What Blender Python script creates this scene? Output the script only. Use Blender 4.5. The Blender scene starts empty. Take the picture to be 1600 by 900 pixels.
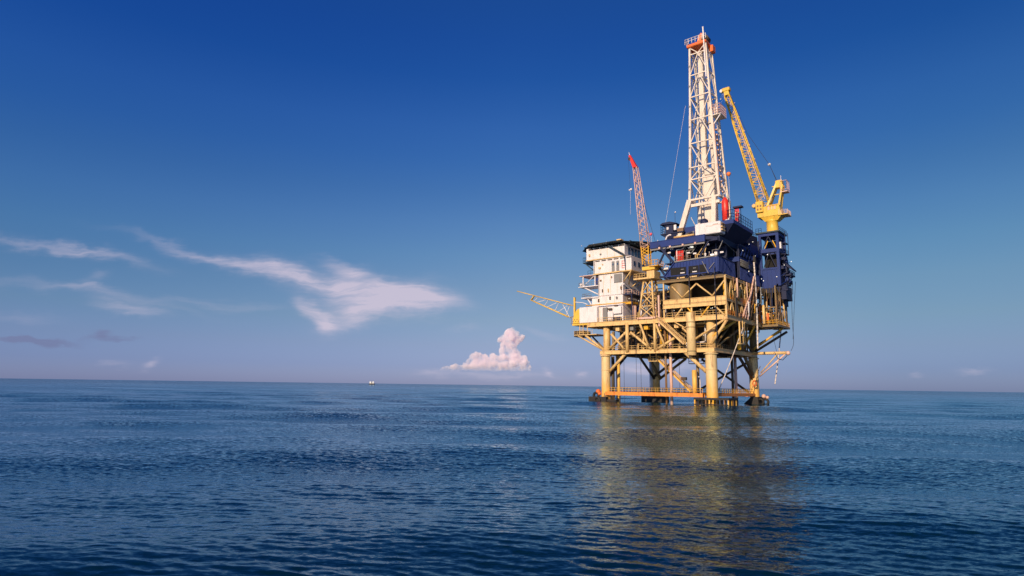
import bpy, math, random
import numpy as np
from mathutils import Vector, Matrix
random.seed(7)
R = math.radians
scene = bpy.context.scene
COL = scene.collection

# ---------------------------------------------------------------- camera, light
F_PX = 950.0; EYE = 4.5; PITCH = math.atan(152 / 950.0); ROLL = 0.01375
cam = bpy.data.cameras.new('camera'); cam.sensor_width = 36; cam.lens = 36 * F_PX / 1600
cam.clip_start = 0.5; cam.clip_end = 120000
co = bpy.data.objects.new('camera', cam); COL.objects.link(co)
co.matrix_world = (Matrix.Translation((0, 0, EYE)) @ Matrix.Rotation(math.pi / 2 + PITCH, 4, 'X')
                   @ Matrix.Rotation(ROLL, 4, 'Z'))
scene.camera = co

SUN_DIR = Vector((-0.53, -0.85, 0)).normalized()
SUN_EL = R(23)
SKY_STRENGTH = 0.075
sun = bpy.data.lights.new('sun', 'SUN'); sun.energy = 4.6; sun.angle = R(0.5); sun.color = (1.0, 0.76, 0.49)
so = bpy.data.objects.new('sun', sun); COL.objects.link(so)
sd = Vector((SUN_DIR.x * math.cos(SUN_EL), SUN_DIR.y * math.cos(SUN_EL), math.sin(SUN_EL)))
so.rotation_euler = sd.to_track_quat('Z', 'Y').to_euler()
scene.view_settings.view_transform = 'Standard'; scene.view_settings.look = 'None'
scene.view_settings.exposure = 0.0; scene.view_settings.gamma = 1.0
scene.view_settings.use_curve_mapping = False
scene.cycles.volume_bounces = 24; scene.cycles.max_bounces = 26; scene.cycles.glossy_bounces = 4
scene.cycles.transparent_max_bounces = 12; scene.cycles.sample_clamp_indirect = 6

def ray(x, y):
    """direction of the photograph's pixel (1600x900) in the world"""
    a, b = x - 800, 450 - y
    cr, sr = math.cos(ROLL), math.sin(ROLL)
    xu, yu = a * cr - b * sr, b * cr + a * sr
    f = Vector((0, math.cos(PITCH), math.sin(PITCH))); u = Vector((0, -math.sin(PITCH), math.cos(PITCH)))
    return Vector((xu, 0, 0)) + u * yu + f * F_PX

# ---- world: Nishita sky, with the high cirrus of that afternoon in it
world = bpy.data.worlds.new('World'); scene.world = world; world.use_nodes = True
nt = world.node_tree; nt.nodes.clear(); N, L = nt.nodes, nt.links
def mth(op, a=None, b=None, c=None, clamp=False, T=None):
    T = T or nt
    n = T.nodes.new('ShaderNodeMath'); n.operation = op; n.use_clamp = clamp
    for i, v in enumerate((a, b, c)):
        if v is None: continue
        if isinstance(v, (int, float)): n.inputs[i].default_value = v
        else: T.links.new(v, n.inputs[i])
    return n.outputs[0]
sky = N.new('ShaderNodeTexSky'); sky.sky_type = 'NISHITA'; sky.sun_disc = False
sky.sun_elevation = SUN_EL; sky.sun_rotation = math.atan2(SUN_DIR.x, SUN_DIR.y)
sky.air_density = 1.0; sky.dust_density = 0.35; sky.ozone_density = 3.5; sky.altitude = 0
tc = N.new('ShaderNodeTexCoord'); sep = N.new('ShaderNodeSeparateXYZ'); L.new(tc.outputs['Generated'], sep.inputs[0])
# colour grade of the film by height above the horizon
ramp = N.new('ShaderNodeValToRGB'); L.new(mth('ABSOLUTE', sep.outputs['Z']), ramp.inputs[0])
cr = ramp.color_ramp
SKY_TINT = [(0.0, (0.66, 0.71, 1.42)), (0.03, (0.66, 0.68, 1.25)), (0.064, (0.80, 0.73, 1.06)), (0.105, (0.881, 0.819, 0.964)), (0.157, (0.896, 0.877, 0.987)), (0.209, (0.822, 0.932, 1.077)), (0.26, (0.718, 0.91, 1.162)), (0.309, (0.559, 0.84, 1.197)), (0.357, (0.428, 0.79, 1.289)), (0.403, (0.369, 0.763, 1.366)), (0.472, (0.216, 0.647, 1.373)), (0.52, (0.191, 0.613, 1.398)), (1.0, (0.196, 0.626, 1.40))]
while len(cr.elements) < len(SKY_TINT): cr.elements.new(0.5)
for e, (p, c) in zip(cr.elements, SKY_TINT): e.position = p; e.color = (*[v / 1.6 for v in c], 1)
mul = N.new('ShaderNodeMix'); mul.data_type = 'RGBA'; mul.blend_type = 'MULTIPLY'; mul.inputs[0].default_value = 1
L.new(sky.outputs[0], mul.inputs[6]); L.new(ramp.outputs[0], mul.inputs[7])
sca = N.new('ShaderNodeVectorMath'); sca.operation = 'SCALE'; sca.inputs[3].default_value = 1.6
L.new(mul.outputs[2], sca.inputs[0])
# the film's colour also shifts from left to right across the sky
lat = N.new('ShaderNodeValToRGB'); L.new(mth('ADD', mth('MULTIPLY', sep.outputs['X'], 0.5), 0.5), lat.inputs[0])
for i_, (p_, c_) in enumerate([(0.19, (.54, .76, .91)), (0.5, (.80, .83, .82)), (0.77, (.59, .70, .68))]):
    e_ = lat.color_ramp.elements[i_] if i_ < 2 else lat.color_ramp.elements.new(.7)
    e_.position = p_; e_.color = (*c_, 1)
mul2 = N.new('ShaderNodeMix'); mul2.data_type = 'RGBA'; mul2.blend_type = 'MULTIPLY'; mul2.inputs[0].default_value = 1
low = N.new('ShaderNodeValToRGB'); L.new(mth('ADD', mth('MULTIPLY', sep.outputs['X'], 0.5), 0.5), low.inputs[0])
for i_, (p_, c_) in enumerate([(0.19, (.80, .88, 1.0)), (0.5, (.81, .83, .83)), (0.77, (.50, .57, .61))]):
    e_ = low.color_ramp.elements[i_] if i_ < 2 else low.color_ramp.elements.new(.7)
    e_.position = p_; e_.color = (*c_, 1)
lm_ = N.new('ShaderNodeMix'); lm_.data_type = 'RGBA'; L.new(mth('DIVIDE', sep.outputs['Z'], 0.16, clamp=True), lm_.inputs[0]); L.new(low.outputs[0], lm_.inputs[6]); L.new(lat.outputs[0], lm_.inputs[7])
L.new(sca.outputs[0], mul2.inputs[6]); L.new(lm_.outputs[2], mul2.inputs[7])
sca2 = N.new('ShaderNodeVectorMath'); sca2.operation = 'SCALE'; sca2.inputs[3].default_value = 1.2; L.new(mul2.outputs[2], sca2.inputs[0]); sca = sca2
# tangent coordinates to place the wisps on the sky: a = x/y, b = z/y
ysafe = mth('MAXIMUM', sep.outputs['Y'], 0.05)
ta = mth('DIVIDE', sep.outputs['X'], ysafe); tb = mth('DIVIDE', sep.outputs['Z'], ysafe)
front = mth('GREATER_THAN', sep.outputs['Y'], 0.2)
comb = N.new('ShaderNodeCombineXYZ'); L.new(ta, comb.inputs[0]); L.new(tb, comb.inputs[1])
def noise(vec, scale, detail=5, rough=0.55, dist=0.0, sc=(1, 1, 1), rot=0, T=None, loc=(0, 0, 0)):
    T = T or nt
    m = T.nodes.new('ShaderNodeMapping'); m.inputs['Scale'].default_value = sc; m.inputs['Rotation'].default_value = (0, 0, rot)
    m.inputs['Location'].default_value = loc
    T.links.new(vec, m.inputs[0])
    n = T.nodes.new('ShaderNodeTexNoise'); n.inputs['Scale'].default_value = scale; n.inputs['Detail'].default_value = detail
    n.inputs['Roughness'].default_value = rough; n.inputs['Distortion'].default_value = dist
    T.links.new(m.outputs[0], n.inputs['Vector']); return n
wn = noise(comb.outputs[0], 9, 4, 0.5, sc=(1, 1.6, 1), rot=0.3)
wsub = N.new('ShaderNodeVectorMath'); wsub.operation = 'SUBTRACT'; wsub.inputs[1].default_value = (0.5, 0.5, 0.5); L.new(wn.outputs['Color'], wsub.inputs[0])
wsc = N.new('ShaderNodeVectorMath'); wsc.operation = 'SCALE'; wsc.inputs[3].default_value = 0.055; L.new(wsub.outputs[0], wsc.inputs[0])
wadd = N.new('ShaderNodeVectorMath'); wadd.operation = 'ADD'; L.new(comb.outputs[0], wadd.inputs[0]); L.new(wsc.outputs[0], wadd.inputs[1])
# finer warp for the shredded edges
wn2 = noise(comb.outputs[0], 44, 5, 0.6, sc=(0.55, 2.6, 1), rot=0.24)
ws2 = N.new('ShaderNodeVectorMath'); ws2.operation = 'SUBTRACT'; ws2.inputs[1].default_value = (0.5, 0.5, 0.5); L.new(wn2.outputs['Color'], ws2.inputs[0])
wc2 = N.new('ShaderNodeVectorMath'); wc2.operation = 'SCALE'; wc2.inputs[3].default_value = 0.018; L.new(ws2.outputs[0], wc2.inputs[0])
wadd2 = N.new('ShaderNodeVectorMath'); wadd2.operation = 'ADD'; L.new(wadd.outputs[0], wadd2.inputs[0]); L.new(wc2.outputs[0], wadd2.inputs[1])
wsep = N.new('ShaderNodeSeparateXYZ'); L.new(wadd2.outputs[0], wsep.inputs[0])
def tang(px, py):
    d = ray(px, py); return d.x / d.y, d.z / d.y
def blob(px, py, rx, ry, ang, amp, power=1.0):
    """soft elliptical patch; centre from the sky position, radii in 1/950, ang clockwise degrees"""
    cx, cy = tang(px, py); c, s = math.cos(R(-ang)), math.sin(R(-ang))
    dx = mth('SUBTRACT', wsep.outputs[0], cx); dy = mth('SUBTRACT', wsep.outputs[1], cy)
    ex = mth('ADD', mth('MULTIPLY', dx, c * 950 / rx), mth('MULTIPLY', dy, s * 950 / rx))
    ey = mth('ADD', mth('MULTIPLY', dx, -s * 950 / ry), mth('MULTIPLY', dy, c * 950 / ry))
    q = mth('ADD', mth('MULTIPLY', ex, ex), mth('MULTIPLY', ey, ey))
    if power != 1: q = mth('POWER', q, power)
    return mth('MULTIPLY', mth('EXPONENT', mth('MULTIPLY', q, -1.0)), amp)
BLOBS = [(330, 402, 110, 7, 13, .26), (410, 418, 90, 10, 11, .34), (490, 436, 80, 15, 12, .40), (545, 420, 42, 10, 16, .40, 1.2), (548, 437, 30, 18, -32, .34, 1.2),
         (598, 466, 82, 27, -2, .60, 1.3), (652, 466, 58, 20, 9, .55, 1.4), (565, 486, 56, 15, -16, .40, 1.2), (492, 486, 34, 14, 36, .46, 1.5), (508, 503, 12, 13, 10, .26), (690, 470, 34, 9, 8, .25),
         (70, 388, 110, 7, 7, .20), (160, 403, 70, 7, 10, .24), (40, 440, 90, 9, 5, .08), (140, 450, 55, 6, 8, .20), (215, 470, 90, 6, 9, .10),
         (200, 482, 50, 9, 10, .26, 1.4), (300, 470, 110, 5, 2, .08), (390, 480, 60, 5, 4, .07), (30, 492, 60, 9, 2, .08), (150, 435, 16, 6, -6, .12),
         (850, 522, 38, 8, 14, .10, 1.5), (725, 516, 22, 5, 3, .08), (235, 567, 12, 6, -28, .30), (175, 566, 22, 4, 0, .12), (908, 580, 9, 4, 0, .30),
         (990, 577, 34, 8, -4, .45, 1.5), (1060, 570, 40, 12, 0, .30, 1.3), (1525, 576, 22, 4, 0, .20), (1435, 580, 10, 3, 0, .12), (855, 580, 7, 5, 0, .45), (672, 578, 22, 4, 0, .25), (760, 584, 80, 4, 0, .22)]
tot = None
for bb in BLOBS:
    o = blob(*bb); tot = o if tot is None else mth('ADD', tot, o)
st = noise(wadd.outputs[0], 26, 10, 0.70, 0.4, sc=(0.35, 4.4, 1), rot=0.24)
mod = mth('ADD', mth('MULTIPLY', st.outputs[0], 2.1), -0.02)
alpha = mth('MULTIPLY', mth('MULTIPLY', tot, mod), front, clamp=True)
alpha = mth('MINIMUM', alpha, 0.80)
gb = None
for bb in [(60, 527, 62, 6, 1, .8, 2), (168, 525, 40, 5, 3, .7, 2), (155, 517, 14, 5, 0, .7, 1.3), (20, 524, 40, 5, 0, .6, 2)]:
    o = blob(*bb); gb = o if gb is None else mth('ADD', gb, o)
gb = mth('MULTIPLY', mth('MULTIPLY', gb, mod), front, clamp=True)
def mixc(fac, a, col):
    m = N.new('ShaderNodeMix'); m.data_type = 'RGBA'; L.new(fac, m.inputs[0]); L.new(a, m.inputs[6]); m.inputs[7].default_value = (*col, 1); return m.outputs[2]
k = 1 / SKY_STRENGTH
c1 = mixc(gb, sca.outputs[0], (0.18 * k, 0.22 * k, 0.39 * k))
c2 = mixc(alpha, c1, (0.66 * k, 0.58 * k, 0.70 * k))
bg = N.new('ShaderNodeBackground'); bg.inputs[1].default_value = SKY_STRENGTH; L.new(c2, bg.inputs[0])
wo = N.new('ShaderNodeOutputWorld'); L.new(bg.outputs[0], wo.inputs[0])

# ---------------------------------------------------------------- materials
def new_mat(name):
    m = bpy.data.materials.new(name); m.use_nodes = True
    t = m.node_tree; b = t.nodes['Principled BSDF']; return m, t, b
def paint(name, col, rough=0.5, dirt=(0.25, 0.13, 0.06), amount=0.35, metal=0.0, scale=0.9, tone=0.16):
    m, t, b = new_mat(name)
    tc = t.nodes.new('ShaderNodeTexCoord'); geo = t.nodes.new('ShaderNodeNewGeometry')
    vec = geo.outputs['Position']
    n1 = noise(vec, scale, 6, 0.65, 0.3, sc=(1, 1, 0.25), T=t)          # vertical streaks
    n2 = noise(vec, scale * 0.35, 3, 0.5, T=t)                           # broad fading
    n3 = noise(vec, scale * 5, 4, 0.6, T=t)                              # speckle
    mr = t.nodes.new('ShaderNodeMapRange'); mr.inputs[1].default_value = 0.52; mr.inputs[2].default_value = 0.72
    t.links.new(n1.outputs[0], mr.inputs[0])
    f = mth('MULTIPLY', mr.outputs[0], amount, T=t)
    f = mth('MULTIPLY', f, mth('ADD', n3.outputs[0], 0.35, T=t), clamp=True, T=t)
    base = t.nodes.new('ShaderNodeMix'); base.data_type = 'RGBA'
    base.inputs[6].default_value = (*[c * (1 - tone) for c in col], 1)
    base.inputs[7].default_value = (*[min(0.95, c * (1 + tone)) for c in col], 1)
    t.links.new(n2.outputs[0], base.inputs[0])
    mx = t.nodes.new('ShaderNodeMix'); mx.data_type = 'RGBA'; t.links.new(f, mx.inputs[0])
    t.links.new(base.outputs[2], mx.inputs[6]); mx.inputs[7].default_value = (*dirt, 1)
    t.links.new(mx.outputs[2], b.inputs['Base Color'])
    t.links.new(mth('ADD', mth('MULTIPLY', n3.outputs[0], 0.25, T=t), rough - 0.12, T=t), b.inputs['Roughness'])
    b.inputs['Metallic'].default_value = metal
    bp = t.nodes.new('ShaderNodeBump'); bp.inputs['Strength'].default_value = 0.25; bp.inputs['Distance'].default_value = 0.03
    t.links.new(n3.outputs[0], bp.inputs['Height']); t.links.new(bp.outputs[0], b.inputs['Normal'])
    return m
RUST = (0.22, 0.07, 0.025)
M = dict(
    cream=paint('cream_paint', (0.74, 0.50, 0.21), 0.5, RUST, 0.9, scale=1.4, tone=0.22),
    leg=paint('leg_paint', (0.78, 0.62, 0.36), 0.5, RUST, 0.45, scale=0.5),
    splash=paint('splash_zone_paint', (0.80, 0.47, 0.10), 0.5, RUST, 0.7),
    yellow=paint('yellow_paint', (0.78, 0.50, 0.07), 0.42, RUST, 0.5, scale=1.3),
    gold=paint('gold_pipe_paint', (0.78, 0.42, 0.04), 0.4, RUST, 0.3),
    orange=paint('walkway_orange', (0.80, 0.27, 0.04), 0.55, (0.36, 0.06, 0.015), 1.0, scale=1.6),
    white=paint('white_paint', (0.76, 0.72, 0.74), 0.5, (0.40, 0.22, 0.14), 0.42, scale=1.3),
    offwhite=paint('derrick_paint', (0.74, 0.65, 0.57), 0.5, (0.40, 0.20, 0.11), 0.6, scale=1.6),
    shipwhite=paint('ship_white', (0.80, 0.85, 0.92), 0.5, (0.5, 0.4, 0.4), 0.1),
    pink=paint('faded_red_white', (0.72, 0.47, 0.38), 0.5, (0.5, 0.1, 0.06), 0.6),
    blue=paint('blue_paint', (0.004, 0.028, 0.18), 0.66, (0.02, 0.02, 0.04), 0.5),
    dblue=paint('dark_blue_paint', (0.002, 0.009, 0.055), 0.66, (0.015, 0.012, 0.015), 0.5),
    navy=paint('helideck_edge', (0.018, 0.040, 0.055), 0.55, (0.02, 0.02, 0.02), 0.4),
    red=paint('red_paint', (0.72, 0.035, 0.02), 0.38, (0.2, 0.02, 0.01), 0.4),
    orangered=paint('crown_orange', (0.78, 0.16, 0.03), 0.45, (0.3, 0.05, 0.02), 0.5),
    grey=paint('grey_steel', (0.22, 0.22, 0.22), 0.45, RUST, 0.5),
    dark=paint('under_deck_shade_steel', (0.055, 0.040, 0.025), 0.6, RUST, 0.6),  # dark steel, also on the sheets that stand in for under-deck shade
    olive=paint('olive_shade_steel', (0.22, 0.15, 0.065), 0.55, RUST, 0.6),  # olive steel, also the painted shade tone of some cream members
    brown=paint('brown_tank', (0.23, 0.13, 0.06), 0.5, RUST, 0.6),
    black=paint('fender_rubber', (0.018, 0.017, 0.018), 0.65, (0.06, 0.03, 0.015), 0.6),
    shade_black=paint('recess_shade_black', (0.004, 0.004, 0.006), 0.8, (0.004, 0.003, 0.003), 0.1),  # black for plates and sheets that stand in for shade
    rope=paint('rope_white', (0.72, 0.64, 0.60), 0.8, RUST, 0.1),
    cable=paint('cable_dark', (0.03, 0.035, 0.06), 0.5, RUST, 0.1),
    glass=paint('window_glass', (0.05, 0.09, 0.18), 0.12, (0.03, 0.03, 0.05), 0.1),
    skin=paint('skin', (0.45, 0.27, 0.18), 0.6, (0.3, 0.15, 0.1), 0.1),
    ballo=paint('orange_ball', (0.85, 0.22, 0.06), 0.5, (0.4, 0.1, 0.05), 0.3),
    pinkb=paint('pink_ball', (0.85, 0.12, 0.16), 0.5, (0.4, 0.1, 0.05), 0.2),
)
lm, lt, lb = new_mat('lamp_glow'); lb.inputs['Emission Color'].default_value = (1, 0.93, 0.78, 1); lb.inputs['Emission Strength'].default_value = 1.0
M['lamp'] = lm

# ---------------------------------------------------------------- geometry helpers
ANG = math.atan2(-0.638, 0.77); CX, CY = 48.55, 175.5
UX = Vector((math.cos(ANG), math.sin(ANG), 0)); VX = Vector((-math.sin(ANG), math.cos(ANG), 0))
def W(u, v, z): return Vector((CX, CY, 0)) + UX * u + VX * v + Vector((0, 0, z))
def P(px, py, v=None, u=None, z=None):
    """point of the platform's plane v=, u= or z= that is seen at a place of the photograph"""
    d = ray(px, py); c = Vector((CX, CY, 0))
    if v is not None: t = (v + c.dot(VX)) / d.dot(VX)
    elif u is not None: t = (u + c.dot(UX)) / d.dot(UX)
    else: t = (z - EYE) / d.z
    q = Vector((0, 0, EYE)) + d * t - c
    return Vector((q.dot(UX), q.dot(VX), q.z))
class MB:
    def __init__(s): s.v = []; s.f = []
    def add(s, vs, fs):
        o = len(s.v); s.v += [tuple(x) for x in vs]; s.f += [tuple(i + o for i in f) for f in fs]; return s
    def box(s, u0, u1, v0, v1, z0, z1):
        vs = [(u0, v0, z0), (u1, v0, z0), (u1, v1, z0), (u0, v1, z0), (u0, v0, z1), (u1, v0, z1), (u1, v1, z1), (u0, v1, z1)]
        return s.add(vs, [(0, 3, 2, 1), (4, 5, 6, 7), (0, 1, 5, 4), (1, 2, 6, 5), (2, 3, 7, 6), (3, 0, 4, 7)])
    def cbox(s, u0, u1, v0, v1, z0, z1, c=0.12):
        """box with chamfered vertical edges and rims"""
        def ring(d, z):
            return [(u0 + d + c, v0 + d, z), (u1 - d - c, v0 + d, z), (u1 - d, v0 + d + c, z), (u1 - d, v1 - d - c, z),
                    (u1 - d - c, v1 - d, z), (u0 + d + c, v1 - d, z), (u0 + d, v1 - d - c, z), (u0 + d, v0 + d + c, z)]
        rs = ring(c, z0) + ring(0, z0 + c) + ring(0, z1 - c) + ring(c, z1)
        fs = [tuple(range(7, -1, -1)), tuple(range(24, 32))]
        for k in range(3):
            for i in range(8): fs.append((8 * k + i, 8 * k + (i + 1) % 8, 8 * k + 8 + (i + 1) % 8, 8 * k + 8 + i))
        return s.add(rs, fs)
    def bar(s, p, q, w, h=None, n=0):
        """square bar (n=0) or round tube with n sides from p to q"""
        p, q = Vector(p), Vector(q); d = q - p
        if d.length < 1e-5: return s
        d.normalize(); up = Vector((0, 0, 1)) if abs(d.z) < 0.95 else Vector((0, 1, 0))
        a = d.cross(up).normalized(); b = a.cross(d).normalized()
        if n == 0:
            h = h or w
            off = [(a * x * w / 2 + b * y * h / 2) for x, y in ((-1, -1), (1, -1), (1, 1), (-1, 1))]; n = 4
        else:
            off = [(a * math.cos(2 * math.pi * i / n) + b * math.sin(2 * math.pi * i / n)) * w / 2 for i in range(n)]
        h2 = None
        vs = [p + o for o in off] + [q + o for o in off]
        fs = [(i, (i + 1) % n, n + (i + 1) % n, n + i) for i in range(n)] + [tuple(range(n - 1, -1, -1)), tuple(range(n, 2 * n))]
        return s.add(vs, fs)
    def tube(s, p, q, r, n=8): return s.bar(p, q, 2 * r, n=n)
    def path(s, pts, r, n=5):
        for a, b in zip(pts[:-1], pts[1:]): s.tube(a, b, r, n)
        return s
    def lathe(s, u, v, prof, n=24, ax='z'):
        vs = []; m = len(prof)
        for r, z in prof:
            for i in range(n):
                a = 2 * math.pi * i / n
                if ax == 'z': vs.append((u + r * math.cos(a), v + r * math.sin(a), z))
                elif ax == 'u': vs.append((z, u + r * math.cos(a), v + r * math.sin(a)))
                else: vs.append((u + r * math.cos(a), z, v - r * math.sin(a)))
        fs = [(k * n + i, k * n + (i + 1) % n, (k + 1) * n + (i + 1) % n, (k + 1) * n + i) for k in range(m - 1) for i in range(n)]
        fs += [tuple(range(n - 1, -1, -1)), tuple(range((m - 1) * n, m * n))]
        return s.add(vs, fs)
    def prism(s, pts, z0, z1):
        n = len(pts); vs = [(x, y, z0) for x, y in pts] + [(x, y, z1) for x, y in pts]
        return s.add(vs, [tuple(range(n - 1, -1, -1)), tuple(range(n, 2 * n))] + [(i, (i + 1) % n, n + (i + 1) % n, n + i) for i in range(n)])
    def prof_v(s, pts, v0, v1):
        """outline of (u,z) points given thickness along v"""
        n = len(pts); vs = [(x, v0, z) for x, z in pts] + [(x, v1, z) for x, z in pts]
        return s.add(vs, [tuple(range(n)), tuple(range(2 * n - 1, n - 1, -1))] + [(i, n + i, n + (i + 1) % n, (i + 1) % n) for i in range(n)])
    def prof_u(s, pts, u0, u1):
        n = len(pts); vs = [(u0, y, z) for y, z in pts] + [(u1, y, z) for y, z in pts]
        return s.add(vs, [tuple(range(n - 1, -1, -1)), tuple(range(n, 2 * n))] + [(i, (i + 1) % n, n + (i + 1) % n, n + i) for i in range(n)])
    def ball(s, c, r, n=10, sq=(1, 1, 1)):
        prof = [(max(1e-3, r * math.sin(math.pi * i / n)) * sq[0], c[2] - r * math.cos(math.pi * i / n) * sq[2]) for i in range(n + 1)]
        return s.lathe(c[0], c[1], prof, n + 2)
    def rail(s, pts, h=1.1, step=1.6, r=0.045, mids=(0.55,)):
        pts = [Vector(p) for p in pts]
        for a, b in zip(pts[:-1], pts[1:]):
            n = max(1, round((b - a).length / step))
            for i in range(n + 1):
                c = a.lerp(b, i / n); s.tube(c, c + Vector((0, 0, h)), r, 4)
            for m in tuple(mids) + (h,):
                s.tube(a + Vector((0, 0, m)), b + Vector((0, 0, m)), r, 4)
        return s
    def build(s, name, mat, parent=None, base=None, smooth=False, cat=None, label=None, group=None):
        base = Vector(base if base is not None else (parent['_b'] if parent is not None and '_b' in parent else (0, 0, 0)))
        if parent is None and cat: pass
        me = bpy.data.meshes.new(name)
        me.from_pydata([tuple(Vector(x) - base) for x in s.v], [], s.f); me.materials.append(M[mat] if isinstance(mat, str) else mat)
        bm_fix(me)
        if smooth:
            me.polygons.foreach_set('use_smooth', [len(p.vertices) == 4 for p in me.polygons])
        o = bpy.data.objects.new(name, me); COL.objects.link(o)
        if parent is not None:
            o.parent = parent; o['_b'] = list(base)
        else:
            o.location = W(*base); o.rotation_euler = (0, 0, ANG); o['_b'] = list(base)
        if label: o['label'] = label
        if cat: o['category'] = cat
        if group: o['group'] = group
        return o
import bmesh
def bm_fix(me):
    b = bmesh.new(); b.from_mesh(me); bmesh.ops.recalc_face_normals(b, faces=b.faces); b.to_mesh(me); b.free()
def thing(name, base, label, cat, group=None):
    o = bpy.data.objects.new(name, None); COL.objects.link(o); o.empty_display_size = 1
    o.location = W(*base); o.rotation_euler = (0, 0, ANG); o['_b'] = list(base)
    o['label'] = label; o['category'] = cat
    if group: o['group'] = group
    return o
def B(): return MB()
def single(mb, name, mat, base, label, cat, group=None, smooth=False):
    return mb.build(name, mat, None, base, smooth, cat, label, group)
V3 = Vector
# leg paint: pale above, weathered to yellow and orange near the water
def leg_mat():
    m = paint('leg_paint_weathered', (0.74, 0.55, 0.27), 0.5, RUST, 1.1, scale=0.8, tone=.2); t = m.node_tree; b = t.nodes['Principled BSDF']
    src = b.inputs['Base Color'].links[0].from_socket
    geo = t.nodes.new('ShaderNodeNewGeometry'); sp = t.nodes.new('ShaderNodeSeparateXYZ'); t.links.new(geo.outputs['Position'], sp.inputs[0])
    nz = noise(geo.outputs['Position'], 0.9, 4, 0.6, 0.5, sc=(1.2, 1.2, .35), T=t)
    zz = mth('ADD', sp.outputs['Z'], mth('MULTIPLY', mth('SUBTRACT', nz.outputs[0], .5, T=t), 9, T=t), T=t)
    mr = t.nodes.new('ShaderNodeMapRange'); mr.inputs[1].default_value = 2.5; mr.inputs[2].default_value = 8.5; mr.inputs[3].default_value = 1; mr.inputs[4].default_value = 0; mr.interpolation_type = 'SMOOTHSTEP'; t.links.new(zz, mr.inputs[0])
    mx = t.nodes.new('ShaderNodeMix'); mx.data_type = 'RGBA'; t.links.new(mr.outputs[0], mx.inputs[0]); t.links.new(src, mx.inputs[6]); mx.inputs[7].default_value = (0.80, 0.45, 0.10, 1)
    m2 = t.nodes.new('ShaderNodeMapRange'); m2.inputs[1].default_value = 0.2; m2.inputs[2].default_value = 1.6; m2.inputs[3].default_value = 1; m2.inputs[4].default_value = 0; t.links.new(zz, m2.inputs[0])
    my = t.nodes.new('ShaderNodeMix'); my.data_type = 'RGBA'; t.links.new(m2.outputs[0], my.inputs[0]); t.links.new(mx.outputs[2], my.inputs[6]); my.inputs[7].default_value = (0.16, 0.08, 0.03, 1)
    t.links.new(my.outputs[2], b.inputs['Base Color']); return m
M['leg'] = leg_mat()

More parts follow.
